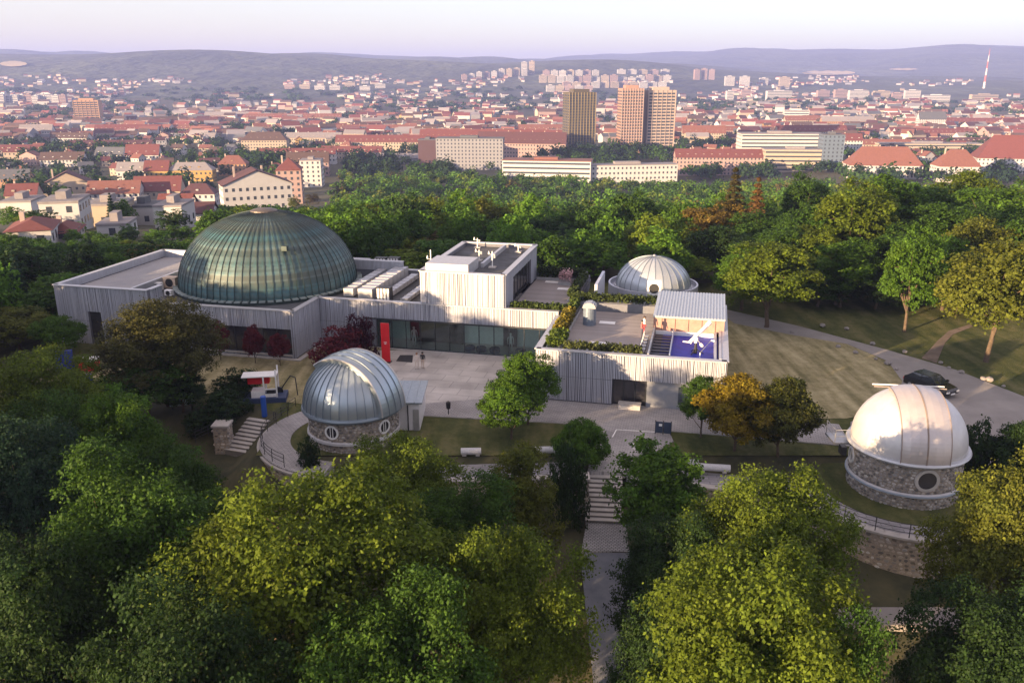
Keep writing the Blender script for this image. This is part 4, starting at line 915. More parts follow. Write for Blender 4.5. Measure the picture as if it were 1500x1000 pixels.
for X, Y, px in single:
    col, cn = pick_col(X, Y); con = r_w.random() < .06
    z = gz(X, Y); zmax = max(5, 27 - Y*.13 - z) if Y < 150 else 13
    h_ = min(r_w.choice((4.5,5.5,6.5,7.5,9))*r_w.uniform(.9,1.1), zmax); w_ = r_w.uniform(5.5,8.5)
    if px < 490: h_ = max(3.0, min(h_, 27-(.192 if px < 300 else .155)*Y-z)); w_ = min(w_, h_*1.25)
    zone = ('hugging the end wall of the dome wing' if Y < 108 else 'close behind the dome wing' if px < 540 and Y < 160 else 'close behind the upper storey' if px < 850 and Y < 160 else 'close behind the small grey dome' if Y < 160 else 'standing over the large dome against the houses' if px < 560 else 'in the middle of the wood towards the school' if px < 900 else 'in the wood towards the tower blocks' if px < 1100 else 'in the wood towards the villas')
    szn = 'tall ' if h_ > 8 else 'low ' if h_ < 5 else 'wide ' if w_ > 7.6 else ''
    key = 'con%d' % r_w.integers(2) if con else 'far%d' % r_w.integers(5)
    me, tm, th, rx = PROTO[key]
    if con: h_ *= 1.15; w_ *= .7; col = G_BLUE
    t = tree(key, X, Y, z, h_, w_, col, szn+('dark spruce ' if con else cn+' garden tree ')+zone, 'trees of the wood below the hill', name='spruce_tree' if con else 'garden_tree')
def merged_trees(name, spots, seed, nleaf, leaf, label):
    r_ = np.random.default_rng(seed); P_ = []; N_ = []; T_ = []; S_ = []
    for sp_ in spots:
        X, Y, h_, w_, col = sp_[:5]; nl0 = nleaf
        if len(sp_) > 5: nleaf = sp_[5]; leaf = .075*math.sqrt(190/nleaf)*.9
        e = r_.normal(size=(nleaf,3)); e[:,2] = np.abs(e[:,2])*.9-.15; e /= np.linalg.norm(e,axis=1,keepdims=True)
        lump = 1+.22*np.sin(5*np.arctan2(e[:,1],e[:,0])+X)+.18*np.sin(6*e[:,2]+Y)
        rad = (.62+.4*r_.random(nleaf))*lump
        P_.append(np.c_[X+e[:,0]*rad*w_/2, Y+e[:,1]*rad*w_/2, gz(X,Y)+h_*.42+e[:,2]*rad*h_*.58]); N_.append(e+r_.normal(size=(nleaf,3))*.45)
        T_.append(np.array(col)*r_.uniform(.6,1.4,(nleaf,1))); S_.append(np.full(nleaf, leaf*w_)*r_.uniform(.7,1.3,nleaf))
    o = put(name, leaves(np.concatenate(P_), np.concatenate(N_), np.concatenate(S_), np.concatenate(T_), FARLEAF, r_, .8)); o.color = (1,1,1,1)
    o['label'] = label; return kind(o, 'stuff')
mass = [(X,Y,r_w.uniform(4.5,8.5) if px_ > 490 else max(3,min(r_w.uniform(4.5,8),27-.155*Y-gz(X,Y))),r_w.uniform(6,9),pick_col(X,Y)[0],max(110,int(620-Y*1.3))) for X,Y,px_ in mass]
merged_trees('far_wood', mass, 6, 190, .075, 'dense green wood reaching down to the edge of the town')

# ------------------------------------------------------------------ the town
WALLM = objcol('rendered_wall', .85, .1, .4); ROOFM = objcol('roof_tiles', .85, .22, .8)
WIN = mat('house_window', (.05,.06,.08), .25, var=.3)
RC = {'red':(0.148,0.0476,0.0459),'orange red':(0.193,0.082,0.0656),'dark red':(0.082,0.0344,0.041),'brown':(0.0902,0.0574,0.0508),'grey':(0.0984,0.107,0.127),'pale':(0.246,0.23,0.246)}
WC = {'white':(0.459,0.459,0.476),'cream':(0.377,0.32,0.262),'yellow':(0.377,0.254,0.0902),'pink':(0.328,0.238,0.23),'grey':(0.23,0.238,0.271),'orange':(0.344,0.205,0.123)}
def house(x, y, w, d, h, rz, roof, rcol, wcol, label, group=None, name='town_house', cat='house', rh=None, win=True, floors=None, chim=True, z=None, band=False):
    z = gz(x,y) if z is None else z
    t = thing(name, label, cat, (x,y,z-.5), rz, group)
    h += .5
    wl = MB().box(-w/2,w/2,-d/2,d/2,-3,h)
    rh = rh or min(w,d)*.36; e = .5; m = MB()
    if roof == 'gable' or roof == 'gablex':
        if roof == 'gable': A = [(-w/2-e,-d/2-e,h-.15),(w/2+e,-d/2-e,h-.15),(w/2+e,d/2+e,h-.15),(-w/2-e,d/2+e,h-.15),(-w/2-e,0,h+rh),(w/2+e,0,h+rh)]; wl.add([(-w/2,-d/2,h),(-w/2,d/2,h),(-w/2,0,h+rh*.93)],[(0,2,1)]); wl.add([(w/2,-d/2,h),(w/2,d/2,h),(w/2,0,h+rh*.93)],[(0,1,2)]); m.add(A, [(0,1,5,4),(2,3,4,5),(0,4,3),(1,2,5),(3,2,1,0)][:2]); 
        else: A = [(-w/2-e,-d/2-e,h-.15),(w/2+e,-d/2-e,h-.15),(w/2+e,d/2+e,h-.15),(-w/2-e,d/2+e,h-.15),(0,-d/2-e,h+rh),(0,d/2+e,h+rh)]; wl.add([(-w/2,-d/2,h),(w/2,-d/2,h),(0,-d/2,h+rh*.93)],[(0,1,2)]); wl.add([(-w/2,d/2,h),(w/2,d/2,h),(0,d/2,h+rh*.93)],[(0,2,1)]); m.add(A, [(0,4,5,3),(1,2,5,4)])
        A2 = [(a,b,c-.22) for a,b,c in A]; m.add(A2, [tuple(reversed(f)) for f in m.f[-2:]])
    elif roof == 'hip':
        k = min(w,d)*.48; A = [(-w/2-e,-d/2-e,h-.1),(w/2+e,-d/2-e,h-.1),(w/2+e,d/2+e,h-.1),(-w/2-e,d/2+e,h-.1)]
        A += [(-w/2+k,0,h+rh),(w/2-k,0,h+rh)] if w >= d else [(0,-d/2+k,h+rh),(0,d/2-k,h+rh)]
        m.add(A, [(0,1,5,4),(1,2,5),(2,3,4,5),(3,0,4),(3,2,1,0)] if w >= d else [(0,1,4),(1,2,5,4),(2,3,5),(3,0,4,5),(3,2,1,0)])
    else:
        m.box(-w/2-.15,w/2+.15,-d/2-.15,d/2+.15,h,h+.5); m.box(-w*.15,w*.12,-d*.2,d*.25,h+.5,h+2.2)
    o = wl.build('wall', WALLM, t); o.color = (*wcol,1)
    r2 = m.build('roof', ROOFM, t); r2.color = (*rcol,1)
    if chim and roof != 'flat':
        c = MB(); 
        for q in range(max(1,int(w/14))): cx = -w*.3+q*12; c.box(cx,cx+.8,.6,1.4,h+rh*.4,h+rh+1.0)
        co = c.build('chimney', mat('chimney_render', (.4,.33,.3), .9), r2)
        if w >= 28: kind(co, 'stuff')
    if roof in ('gable','hip') and w > 14 and win:
        dm = MB(); nd = int(w/6)
        for q in range(nd):
            p = -w/2+(q+.5)*w/nd; yy = -d/2*.62; zz_ = h+rh*.22
            if roof == 'hip' and abs(p) > w/2-d*.4: continue
            dm.box(p-.7,p+.7,yy-.6,yy+1.6,zz_,zz_+1.3)
        if dm.v: kind(dm.build('dormer_rows', WALLM, r2), 'stuff').color = (*[c*.8 for c in wcol],1)
    if win:
        fl = floors or max(1, int(h/3.0)); wm_ = MB()
        for side in (0,1,2):
            L_ = w if side == 0 else d; nc = max(1, int(L_/2.9))
            for f_ in range(fl):
                z0 = .5+f_*(h-.4)/fl+.9
                if band and side == 0: wm_.box(-w/2+.6,w/2-.6,-d/2-.04,-d/2+.05,z0,z0+1.3); continue
                for k in range(nc):
                    p = -L_/2+(k+.5)*L_/nc
                    if side == 0: wm_.box(p-.6,p+.6,-d/2-.04,-d/2+.05,z0,z0+1.45)
                    elif side == 1: wm_.box(w/2-.05,w/2+.04,p-.6,p+.6,z0,z0+1.45)
                    else: wm_.box(-w/2-.04,-w/2+.05,p-.6,p+.6,z0,z0+1.45)
        kind(wm_.build('window_rows', WIN, t), 'stuff')
    return t
def house_px(px0, px1, base, top, depth, rz, roof, rc, wc, label, rfrac=.4, **kw):
    x, y, z, t_ = hit((px0+px1)/2, base); w = (px1-px0)*t_/F; h = (base-top)*t_/F/.97
    rh = h*rfrac if roof != 'flat' else None
    return house(x, y+depth/2, w, depth, h-(rh or 0), rz, roof, RC.get(rc, rc), WC.get(wc, wc), label, rh=rh, z=z, **kw)
LM = 'apartment'
house_px(320,418,308,252,16,R(24),'gablex','dark red','white','large white house with a dark red gabled roof above the large dome',.35,cat='house')
house_px(405,440,300,236,14,R(10),'hip','red','pink','pinkish tall house behind the large white gabled house',.25)
house_px(440,470,275,238,16,R(5),'flat','pale','white','narrow white flat roofed house beside the dark spruce',name='apartment_house')
for a in ((0,58,366,328,11,R(20),'hip','red','white','white villa with a red hipped roof by the dark conifers',.3),(55,108,338,300,12,R(14),'flat','pale','white','stepped white terrace house with grey flat roof',.3),(122,176,332,303,11,R(8),'flat','pale','cream','cream flat roofed house with a roof terrace',.3),
          (182,225,330,305,10,R(4),'flat','grey','white','white cube house with dark windows',.3),(226,266,335,305,11,R(4),'flat','pale','white','low white garage block beside the cube house',.3),(0,42,324,298,12,R(10),'flat','pale','white','white flat roofed house at the edge of the conifers',.3),
          (62,100,358,332,9,R(16),'hip','red','white','small white house with a red roof beside the red roofed villa',.4),(230,276,320,288,10,R(6),'gable','red','white','white gabled house with a red roof behind the cube house',.5),(268,306,324,300,10,R(10),'gable','dark red','white','white cottage with a dark red roof near the large gabled house',.5),(8,50,302,272,11,R(12),'gable','red','cream','cream house with a red roof above the flat roofed house',.5),(264,314,302,272,11,R(4),'hip','dark red','white','white house with a dark hipped roof by the yellow house',.45),(140,182,352,332,8,R(10),'flat','pale','white','small white annex below the cream flat roofed house',.3),
          (60,128,292,254,14,R(20),'gablex','dark red','cream','cream house with a steep dark red gable',.45),(128,200,300,268,14,R(10),'gable','orange red','white','white row house under a long orange red roof',.5),(196,262,300,262,14,R(8),'gable','red','cream','cream row house with a red gabled roof',.5),
          (172,212,268,240,12,R(6),'gable','pale','white','white house with pale metal roof',.4),(212,246,268,238,12,R(6),'gable','red','yellow','yellow house with a red roof',.45),(246,310,266,240,12,R(6),'hip','pale','yellow','long yellow house with pale hipped roof',.4),
          (0,40,275,250,12,R(10),'gable','grey','orange','orange house with a blue grey roof',.5),(320,360,258,230,12,R(5),'hip','orange red','orange','orange house under a bright hipped roof',.4),(355,420,228,196,16,R(3),'hip','brown','cream','long cream building with a brown roof at the park',.35),
          (60,120,245,225,12,R(8),'gable','brown','white','white house with a low brown roof',.5),(140,182,238,218,12,R(-5),'gable','grey','white','white house with a dark slate roof',.5),(185,232,240,214,12,R(5),'gable','red','white','white house with a big red roof',.55)):
    house_px(*a)
house_px(640,738,250,206,18,R(-4),'flat','grey','grey','grey white office block with rows of windows behind the wood',name='office_block',cat='building',band=False)
house_px(614,640,246,208,16,R(-4),'flat','grey',(.07,.04,.05),'dark brown stair block joined to the office block',name='office_block',cat='building',win=False)
house_px(738,868,264,238,20,R(-9),'flat','orange red','white','long low white school with a reddish flat roof',name='school_building',cat='building',band=True)
house_px(850,992,272,244,14,R(8),'flat','pink' if 0 else 'pale','white','long white school wing with bands of blue windows',name='school_building',cat='building')
house_px(990,1118,258,222,16,R(-3),'gable','red','pink','long pink building under a straight red roof',.3,name='apartment_house',cat='building')
house_px(1085,1205,240,200,22,R(-3),'flat','pale','white','large white office building with dark window bands',name='office_block',cat='building',band=True)
house_px(1120,1215,252,222,16,R(-4),'flat','pale','cream','long cream office wing with banded windows',name='office_block',cat='building',band=True)
house_px(1204,1234,250,202,18,R(-6),'flat','grey',(.10,.14,.2),'blue grey glass office block beside the white office',name='office_block',cat='building')
house_px(1232,1262,228,198,14,R(-6),'gable','red','white','white apartment house with red roof next to the glass office',.3)
house_px(1247,1350,262,219,20,R(-6),'hip','orange red','white','wide white villa with an orange hipped roof among the trees',.58)
house_px(1376,1434,268,223,18,R(-4),'hip','orange red','white','square white villa with an orange pyramid roof',.5)
house_px(1440,1540,255,203,26,R(-14),'hip','red','white','big white villa with a steep red roof and dormers',.6)
house_px(655,715,322,306,12,R(-10),'gable','brown','brown' if 0 else 'cream','low brown roofed garden house in the middle of the wood',.7,win=False)
house_px(1290,1440,226,212,22,R(-2),'flat','pale','cream','long low cream hall behind the villas',name='industrial_hall',cat='building',band=True)
# long rows and towers
def tower(px0, px1, base, top, dpt, rz, wall, pan, label, floors, cols, style):
    x, y, z, t_ = hit((px0+px1)/2, base); w = (px1-px0)*t_/F; h = (base-top)*t_/F/.97
    t = thing('tower_block', label, 'tower', (x,y+dpt/2,z-.5), rz, 'tower blocks in the town')
    o = MB().box(-w/2,w/2,-dpt/2,dpt/2,-4,h).build('wall', WALLM, t); o.color = (*wall,1)
    MB().box(-w*.3,w*.3,-dpt*.3,dpt*.3,h,h+3).build('roof_house', WALLM, t).color = (*wall,1)
    g = MB()
    for f_ in range(floors):
        z0 = 3+(h-4)*f_/floors; hh = (h-4)/floors*.52
        if style == 'band':
            g.box(-w/2+1,w/2-1,-dpt/2-.12,-dpt/2+.05,z0,z0+hh)
            continue
        for k in range(cols):
            p = -w/2+(k+.5)*w/cols; ww = w/cols*.32; g.box(p-ww,p+ww,-dpt/2-.12,-dpt/2+.05,z0,z0+hh)
        for k in range(max(2,cols//2)):
            n_ = max(2,cols//2); p = -dpt/2+(k+.5)*dpt/n_; ww = dpt/n_*.32
            g.box(w/2-.05,w/2+.12,p-ww,p+ww,z0,z0+hh); g.box(-w/2-.12,-w/2+.05,p-ww,p+ww,z0,z0+hh)
    kind(g.build('window_rows', WIN, t), 'stuff')
    b = MB()
    for k in range(cols+1): p = -w/2+k*w/cols; b.box(p-.25,p+.25,-dpt/2-.5,-dpt/2,2,h)
    kind(b.build('facade_fins', WALLM, t), 'stuff').color = (*pan,1)
    return t
tower(828,868,224,141,22,R(14),(.085,.075,.06),(.27,.22,.12),'dark bronze tower block with golden fins',21,9,'grid')
tower(907,938,224,136,22,R(5),(.32,.2,.17),(.4,.33,.31),'pink tower block with a white window grid',20,8,'grid')
tower(943,984,224,138,24,R(8),(.38,.31,.28),(.38,.31,.28),'cream tower block with horizontal window bands beside the pink one',19,6,'band')
tower(110,144,182,149,26,R(12),(.4,.25,.17),(.42,.3,.22),'orange tower block with balconies above the red roofs',10,6,'band')
t_m = hit(1441,130); 
t = thing('broadcast_mast', 'tall red and white broadcast mast in front of the hills', 'mast', (t_m[0],t_m[1],t_m[2]))
hm = 56*t_m[3]/F
for k in range(6): MB().tube((0,0,hm*k/6),(0,0,hm*(k+1)/6),4.6-k*.7,4.6-(k+1)*.7,8).build('mast_section', mat('mast_red',(.4,.1,.08),.7) if k % 2 or k==5 else mat('mast_white',(.6,.58,.58),.7), t)
ROWS = 'apartment rows with red roofs in the town'
for px0,px1,base,top,rz,rc,wc in ((492,625,222,200,R(-1),'red','cream'),(600,690,205,190,R(-3),'orange red','cream'),(615,830,218,192,R(-3),'red','orange'),(700,830,232,196,R(-10),'dark red','pink'),(490,610,198,184,R(2),'orange red','cream'),(760,826,200,184,R(0),'orange red','cream'),
  (1000,1062,210,186,R(-4),'orange red','cream'),(1060,1140,200,186,R(0),'orange red','pink'),(1138,1240,205,185,R(2),'red','cream'),(1150,1198,186,171,R(0),'orange red','cream'),(1204,1280,188,172,R(-2),'pale','orange'),(1240,1340,222,206,R(-2),'orange red','cream'),(1345,1384,190,166,R(0),'grey','white'),(1384,1500,186,174,R(-3),'red','orange'),(1345,1500,204,190,R(-2),'red','pink'),(1330,1500,215,203,R(0),'dark red','cream'),
  (140,235,202,184,R(2),'red','cream'),(232,300,196,184,R(0),'orange red','cream'),(30,75,205,184,R(8),'pale','white'),(75,130,212,196,R(-4),'brown','white'),(100,220,222,207,R(4),'dark red','cream'),(420,500,212,196,R(0),'pale','cream'),(380,490,238,219,R(5),'red','white'),(420,480,258,226,R(8),'brown','pink'),(560,640,240,226,R(0),'pale','grey'),(470,560,234,216,R(-4),'red','cream'),(300,380,176,165,R(0),'pale','pink'),(360,500,180,168,R(0),'orange red','cream'),(0,60,230,214,R(6),'red','cream')):
    house_px(px0,px1,base,top,13,rz,'gable',rc,wc,f'long {wc} apartment row with a roof of {rc} tiles in the town',.42,group=ROWS,name='apartment_row',cat='building',chim=True)
FARB = 'far apartment slabs on the rising ground'
fb = [(680+i*11,117-i*.7,rng.uniform(7,12),8) for i in range(9)]+[(768,109,16,8),(779,109,17,8)]
fb += [(795+i*13,122-i*.1,rng.uniform(7,11),11) for i in range(15)]+[(830+i*14,129,8,12) for i in range(11)]+[(806+i*14,135+i*.2,9,12) for i in range(5)]+[(800+i*12,111,7,10) for i in range(7)]+[(910+i*16,109,6,12) for i in range(5)]
fb += [(1020,117,14,8),(1031,117,15,8),(1042,117,14,8),(1068,126,13,14),(1090,127,14,14),(1118,125,10,12),(1148,128,14,15),(1068,147,13,10),(1092,142,10,14),(1140,147,13,38),(1205,142,9,18),(1230,144,12,18),(1256,146,13,28),(1290,145,11,22),(1312,145,8,14),(1335,145,12,22),(1370,149,9,38),(1440,148,9,42),(1010,165,8,20),(1165,176,14,36)]
fb += [(4+i*10,153-i*.1,rng.uniform(11,15),9) for i in range(10)]+[(425+i*22,130+rng.uniform(-3,3),6,15) for i in range(7)]
for px,base,hp,wp in fb:
    x,y,z,t_ = hit(px,base); w,h_ = wp*t_/F, hp*t_/F; m = MB().box(-w/2,w/2,-7,7,-6,h_,0)
    for f_ in range(max(3,min(9,int(h_/4)))):
        nf = max(3,min(9,int(h_/4))); m.box(-w/2+1,w/2-1,-7.2,-6.9,h_*(f_+.35)/nf,h_*(f_+.75)/nf,1)
    m.box(-w*.2,w*.2,-3,3,h_,h_+2.5,0); wc = rng.choice(('white','cream','pink','white'))
    o = m.build('apartment_block', [WALLM, WIN], loc=(x,y,z), rz=rng.uniform(-.15,.15)); o.color = (*WC[wc],1)
    tag(o, f'{wc} {"tall" if hp > 12 else "long" if wp > 12 else "low"} prefabricated apartment block on the rising ground beyond the town', 'building', FARB)
# ordinary houses of the town: the larger ones singly, the distant ones as a mass
HG = 'houses of the town below the hill'; r_h = np.random.default_rng(9)
occ = [(o.location.x, o.location.y) for o in bpy.data.objects if o.name.startswith(('town_house','office','school','apartment_row','apartment_house','tower','industrial')) and o.parent is None]
def free(x, y, dist, lst): return all((x-a)**2+(y-b)**2 > dist*dist for a, b in lst)
cnt = 0; tries = 0; placed = list(occ)
while cnt < 215 and tries < 9000:
    tries += 1
    py = r_h.uniform(172,262); px = r_h.uniform(-10,1510)
    if py > 232 and 470 < px < 1235: continue
    if py > 214 and px > 560 and px < 1000: continue
    x, y, z, t_ = hit(px, py)
    if not free(x, y, 19 + (y/110), placed): continue
    placed.append((x,y)); w, d, h_ = r_h.uniform(9,16), r_h.uniform(8,11), r_h.uniform(5,9)
    rn = r_h.choice(['red','orange red','dark red','brown','grey','pale'], p=[.34,.26,.18,.08,.07,.07]); wn = r_h.choice(['white','cream','yellow','pink','grey'], p=[.5,.27,.06,.12,.05]); rt = r_h.choice(['gable','hip','gablex','flat'], p=[.5,.2,.2,.1])
    lb = f'{wn} house with ' + ('an ' if rn[0] == 'o' else 'a ') + f'{rn} ' + {'gable':'long gabled','hip':'hipped','gablex':'front gabled','flat':'flat'}[rt] + ' roof in the town'
    house(x, y, w, d, h_, r_h.uniform(-.5,.6), rt, RC[rn], WC[wn], lb, HG, win=True); cnt += 1
def mass_houses(name, n, yr, size, label, seed):
    r_ = np.random.default_rng(seed); V = []; Fc = []; T = []
    def bx(x,y,z,w,d,h,rz,c,rc):
        o = len(V); ca, sa = math.cos(rz), math.sin(rz)
        for (a,b,e) in [(-1,-1,-.5),(1,-1,-.5),(1,1,-.5),(-1,1,-.5),(-1,-1,1),(1,-1,1),(1,1,1),(-1,1,1)]:
            V.append((x+a*w/2*ca-b*d/2*sa, y+a*w/2*sa+b*d/2*ca, z+e*h))
        for a in (-1,1): V.append((x+a*w/2*ca, y+a*w/2*sa, z+h+d*.4))
        Fc.extend([(o,o+1,o+5,o+4),(o+1,o+2,o+6,o+5),(o+2,o+3,o+7,o+6),(o+3,o,o+4,o+7),(o+5,o+6,o+9),(o+7,o+4,o+8)]); T.extend([c]*6)
        Fc.extend([(o+4,o+5,o+9,o+8),(o+6,o+7,o+8,o+9)]); T.extend([rc]*2)
    k = 0
    while k < n:
        py = r_.uniform(*yr); px = r_.uniform(-30,1530); x,y,z,t_ = hit(px,py,400)
        if 7000 < y: continue
        if py < 150 and (math.sin(px/90+1)+math.sin(px/37+py/6)+.8*math.sin(py/3.1) < .35): continue
        wl = np.array(list(WC.values())[r_.choice([0,0,0,1,1,3,4])])*r_.uniform(.75,1.1); rc = np.array(list(RC.values())[r_.choice([0,1,1,2,3,3,4,5,5])])*r_.uniform(.8,1.2)
        s = size*r_.uniform(.7,1.5); bx(x,y,z,s*r_.uniform(1,2.6),s,s*r_.uniform(.5,.8),r_.uniform(-.5,.5),wl,rc); k += 1
    me = bpy.data.meshes.new(name); me.from_pydata(V,[],Fc); ca = me.color_attributes.new('tint','FLOAT_COLOR','CORNER'); lp = np.repeat(np.c_[np.array(T),np.ones(len(T))],[len(f) for f in Fc],axis=0); ca.data.foreach_set('color', lp.astype(np.float32).ravel())
    me.materials.append(ATTR); me.update(); o = put(name, me); o['label'] = label; return kind(o,'stuff')
mass_houses('town_houses', 1700, (143,210), 9.5, 'crowded roofs of the town stretching to the hills', 3)
mass_houses('hillside_houses', 560, (112,143), 8, 'scattered pale houses on the wooded hillsides', 4)
spots = []
while len(spots) < 2000:
    py = rng.uniform(146,256); px = rng.uniform(-20,1520); 
    if rng.random() < (py-150)/130: continue
    x,y,z,t_ = hit(px,py,300); 
    clump = math.sin(px/70+py/9)+math.sin(px/23-py/5)
    if clump < .1 or not free(x,y,11,occ): continue
    spots.append((x,y,rng.uniform(7,12),rng.uniform(7,12)*(1+max(0,y-1500)/1800), rng.choice((G_DARK,G_DARK,G_MID,G_BLUE,G_MID))))
merged_trees('town_trees', spots, 8, 80, .11, 'dark green trees between the roofs of the town')
gt = 0
for k in range(400):
    if gt >= 48: break
    px, py = rng.uniform(-10,470), rng.uniform(250,352)
    if px > 300 and py > 312: continue
    x,y,z,t_ = hit(px,py)
    if y < 168 or not free(x,y,9.5,placed): continue
    placed.append((x,y)); gt += 1; col, cn = pick_col(x,y)
    tree('far%d' % rng.randrange(5) if gt % 6 else 'con0', x, y, z, rng.uniform(4.5,7.5)+(3 if gt % 6 == 0 else 0), rng.uniform(5,7.5), col if gt % 6 else G_BLUE, (cn+' garden tree' if gt % 6 else 'dark conifer')+' among the white houses near the large dome', 'garden trees between the white houses', name='garden_tree' if gt % 6 else 'spruce_tree')
belt = []
for px0,px1,py0,py1,n_ in ((540,1500,150,168,150),(240,500,186,200,40),(0,1000,132,150,140),(740,1000,222,240,60),(1240,1500,256,275,40),(1000,1240,250,266,40),(300,660,234,264,110),(0,330,236,300,70),(0,500,205,240,90),(1000,1500,205,256,60)):
    for _ in range(n_):
        x,y,z,t_ = hit(rng.uniform(px0,px1), rng.uniform(py0,py1), 300); free(x,y,16,occ) and belt.append((x,y,rng.uniform(8,13),rng.uniform(9,14)*(1+max(0,y-1200)/1200), rng.choice((G_DARK,G_BLUE,G_MID))))
merged_trees('tree_belt', belt, 10, 90, .11, 'dark belts of trees along roads and parks of the town')
# pale fields on the hills
FIELD = mat('stubble_field', (.42,.34,.2), .95, var=.15, scale=.02)
for px0,px1,py0,py1 in ((1175,1252,106,112),(1303,1346,102,105),(1070,1175,150,160),(0,40,92,100)):
    nU, nV = 12, 4; m = MB(); v = []
    for j in range(nV+1):
        for i in range(nU+1):
            u_ = i/nU; sh = math.sin(u_*math.pi)**.5 if 0 < i < nU else .12; cy_ = (py0+py1)/2; py = cy_+((j/nV)-.5)*(py1-py0)*sh
            x,y,z,_ = hit(px0+(px1-px0)*u_, py, 600); v.append((x,y,z+6))
    m.add(v, [(j*(nU+1)+i, j*(nU+1)+i+1, (j+1)*(nU+1)+i+1, (j+1)*(nU+1)+i) for j in range(nV) for i in range(nU)])
    kind(m.build('field', FIELD), 'structure')

# ------------------------------------------------------------------ small things on the grounds
def person(loc, rz, top, legs, hair, label, skin=(.45,.28,.2), h=1.72, pose=0, name='person', cat='person', face=True):
    k = h/1.75
    vs = []; ed = []; rd_ = []
    def add(p, r, par=None):
        vs.append((p[0]*k,p[1]*k,p[2]*k)); rd_.append(r*k)
        if par is not None: ed.append((par,len(vs)-1))
        return len(vs)-1
    pel = add((0,0,.95),.15); wst = add((0,.0,1.1),.13,pel); ch = add((0,.01,1.32),.155,wst); nk = add((0,.01,1.5),.06,ch); hd = add((0,-.02,1.60),.095,nk); tp = add((0,-.01,1.70),.085,hd)
    for s in (-1,1):
        st = pose*.16*s
        hp = add((.1*s,0,.88),.095,pel); kn = add((.11*s,-st*.5-.02,.5),.062,hp); an_ = add((.11*s,-st*.2+.03*abs(pose),.09),.042,kn); add((.12*s,-.17-st*.2,.035),.035,an_)
        sh = add((.185*s,.01,1.42),.062,ch); el = add((.25*s,.03-pose*.05*s,1.14),.045,sh); wr = add((.25*s,-.1-pose*.1*s,.92),.03,el); pa = add((.245*s,-.13-pose*.1*s,.84),.034,wr)
        for q in range(5): add((.245*s+(-.03+.015*q)*s*.6,-.14-pose*.1*s-.012*(q==0)-.02*(q-2)*.5,.76+(.05 if q==0 else .012*abs(q-2))),.009,pa)
    me = bpy.data.meshes.new('body'); me.from_pydata(vs, ed, [])
    m = bpy.data.materials.new('clothing'); m.use_nodes = True; N = m.node_tree.nodes; L = m.node_tree.links
    tc = N.new('ShaderNodeTexCoord'); sx = N.new('ShaderNodeSeparateXYZ'); mr = N.new('ShaderNodeMapRange'); mr.inputs[2].default_value = 1.75*k; L.new(tc.outputs['Object'], sx.inputs[0]); L.new(sx.outputs[2], mr.inputs[0])
    r = N.new('ShaderNodeValToRGB'); r.color_ramp.interpolation = 'CONSTANT'; e = r.color_ramp.elements; e[0].position = 0; e[0].color = (.05,.045,.04,1); e[1].position = .05; e[1].color = (*legs,1)
    for p_, c_ in ((.57,top),(.845,skin)): q = e.new(p_); q.color = (*c_,1)
    L.new(mr.outputs[0], r.inputs[0]); L.new(r.outputs[0], N['Principled BSDF'].inputs['Base Color']); N['Principled BSDF'].inputs['Roughness'].default_value = .8
    me.materials.append(m)
    o = bpy.data.objects.new(name, me); COL.objects.link(o); o.location = loc; o.rotation_euler = (0,0,rz)
    md = o.modifiers.new('skin','SKIN'); md.use_smooth_shade = True; md.branch_smoothing = .3
    sv = me.skin_vertices[0].data
    for i, r0 in enumerate(rd_): sv[i].radius = (r0,r0*.85)
    sv[0].use_root = True; o.modifiers.new('sub','SUBSURF').render_levels = 1
    tag(o, label, cat)
    hm = MB(); hm.lathe([(.112*k*math.cos(a), 1.62*k+.125*k*math.sin(a)) for a in np.linspace(-.3,1.5,6)], 12, c=(0,.012*k)); hm.build('hair', mat('hair_%.2f' % hair[0], hair, .7), o, smooth=True)
    hm = MB(); hm.tube((0,-.105*k,1.61*k),(0,-.125*k,1.59*k),.016*k,.02*k,6)
    for s in (-1,1): hm.tube((.035*s*k,-.1*k,1.635*k),(.035*s*k,-.112*k,1.635*k),.012*k,n=6)
    if face: hm.build('face', mat('face_dark', (.22,.12,.09), .7), o)
    return o
p = at(611,541); person((*p,0), R(200), (.62,.55,.5), (.6,.52,.46), (.2,.1,.05), 'person in pale clothes standing on the plaza by the doormat', pose=.6)
p = at(619.5,540); person((*p,0), R(170), (.02,.02,.025), (.5,.4,.33), (.015,.012,.012), 'person in black top and beige trousers walking on the plaza', pose=1)
person(W(-4.9,75.4,4.2), R(100), (.6,.58,.56), (.4,.05,.06), (.05,.03,.02), 'person in white and red leaning by the telescope pit', pose=.3)
person(W(-5.0,74.0,4.2), R(80), (.5,.12,.1), (.05,.05,.08), (.03,.02,.02), 'person in a red shirt standing on the timber deck beside the pit', pose=.2)
wht = (.75,.75,.76)
for u_, w_, lb in ((-28.6,79.7,'white display figure behind the foyer glass near the banner'),(-18.4,79.7,'white display figure behind the foyer glass near the blue stools')):
    person(W(u_,w_,.02), R(10), wht, wht, (.76,.76,.76), lb, skin=wht, h=2.1, name='display_figure', cat='figure', face=False)
for i, u_ in enumerate((-22.6,-21.4,-20.0,-17.3)):
    o = MB().lathe([(0,.0),(.5,.0),(.55,.1),(.55,.4),(.48,.48),(0,.5)], 20).build('stool', mat('blue_upholstery', (.02,.05,.12), .8), loc=W(u_,79.5,.02)); 
    t = thing('round_stool', 'round dark blue stool inside the foyer glass', 'stool', W(u_,79.5,.02), 0, 'dark blue stools in the foyer'); o.parent = t; o.location = (0,0,0); o.name = 'cushion'
    MB().tube((0,0,-.01),(0,0,.03),.4,n=16).build('base', DARKM, t)
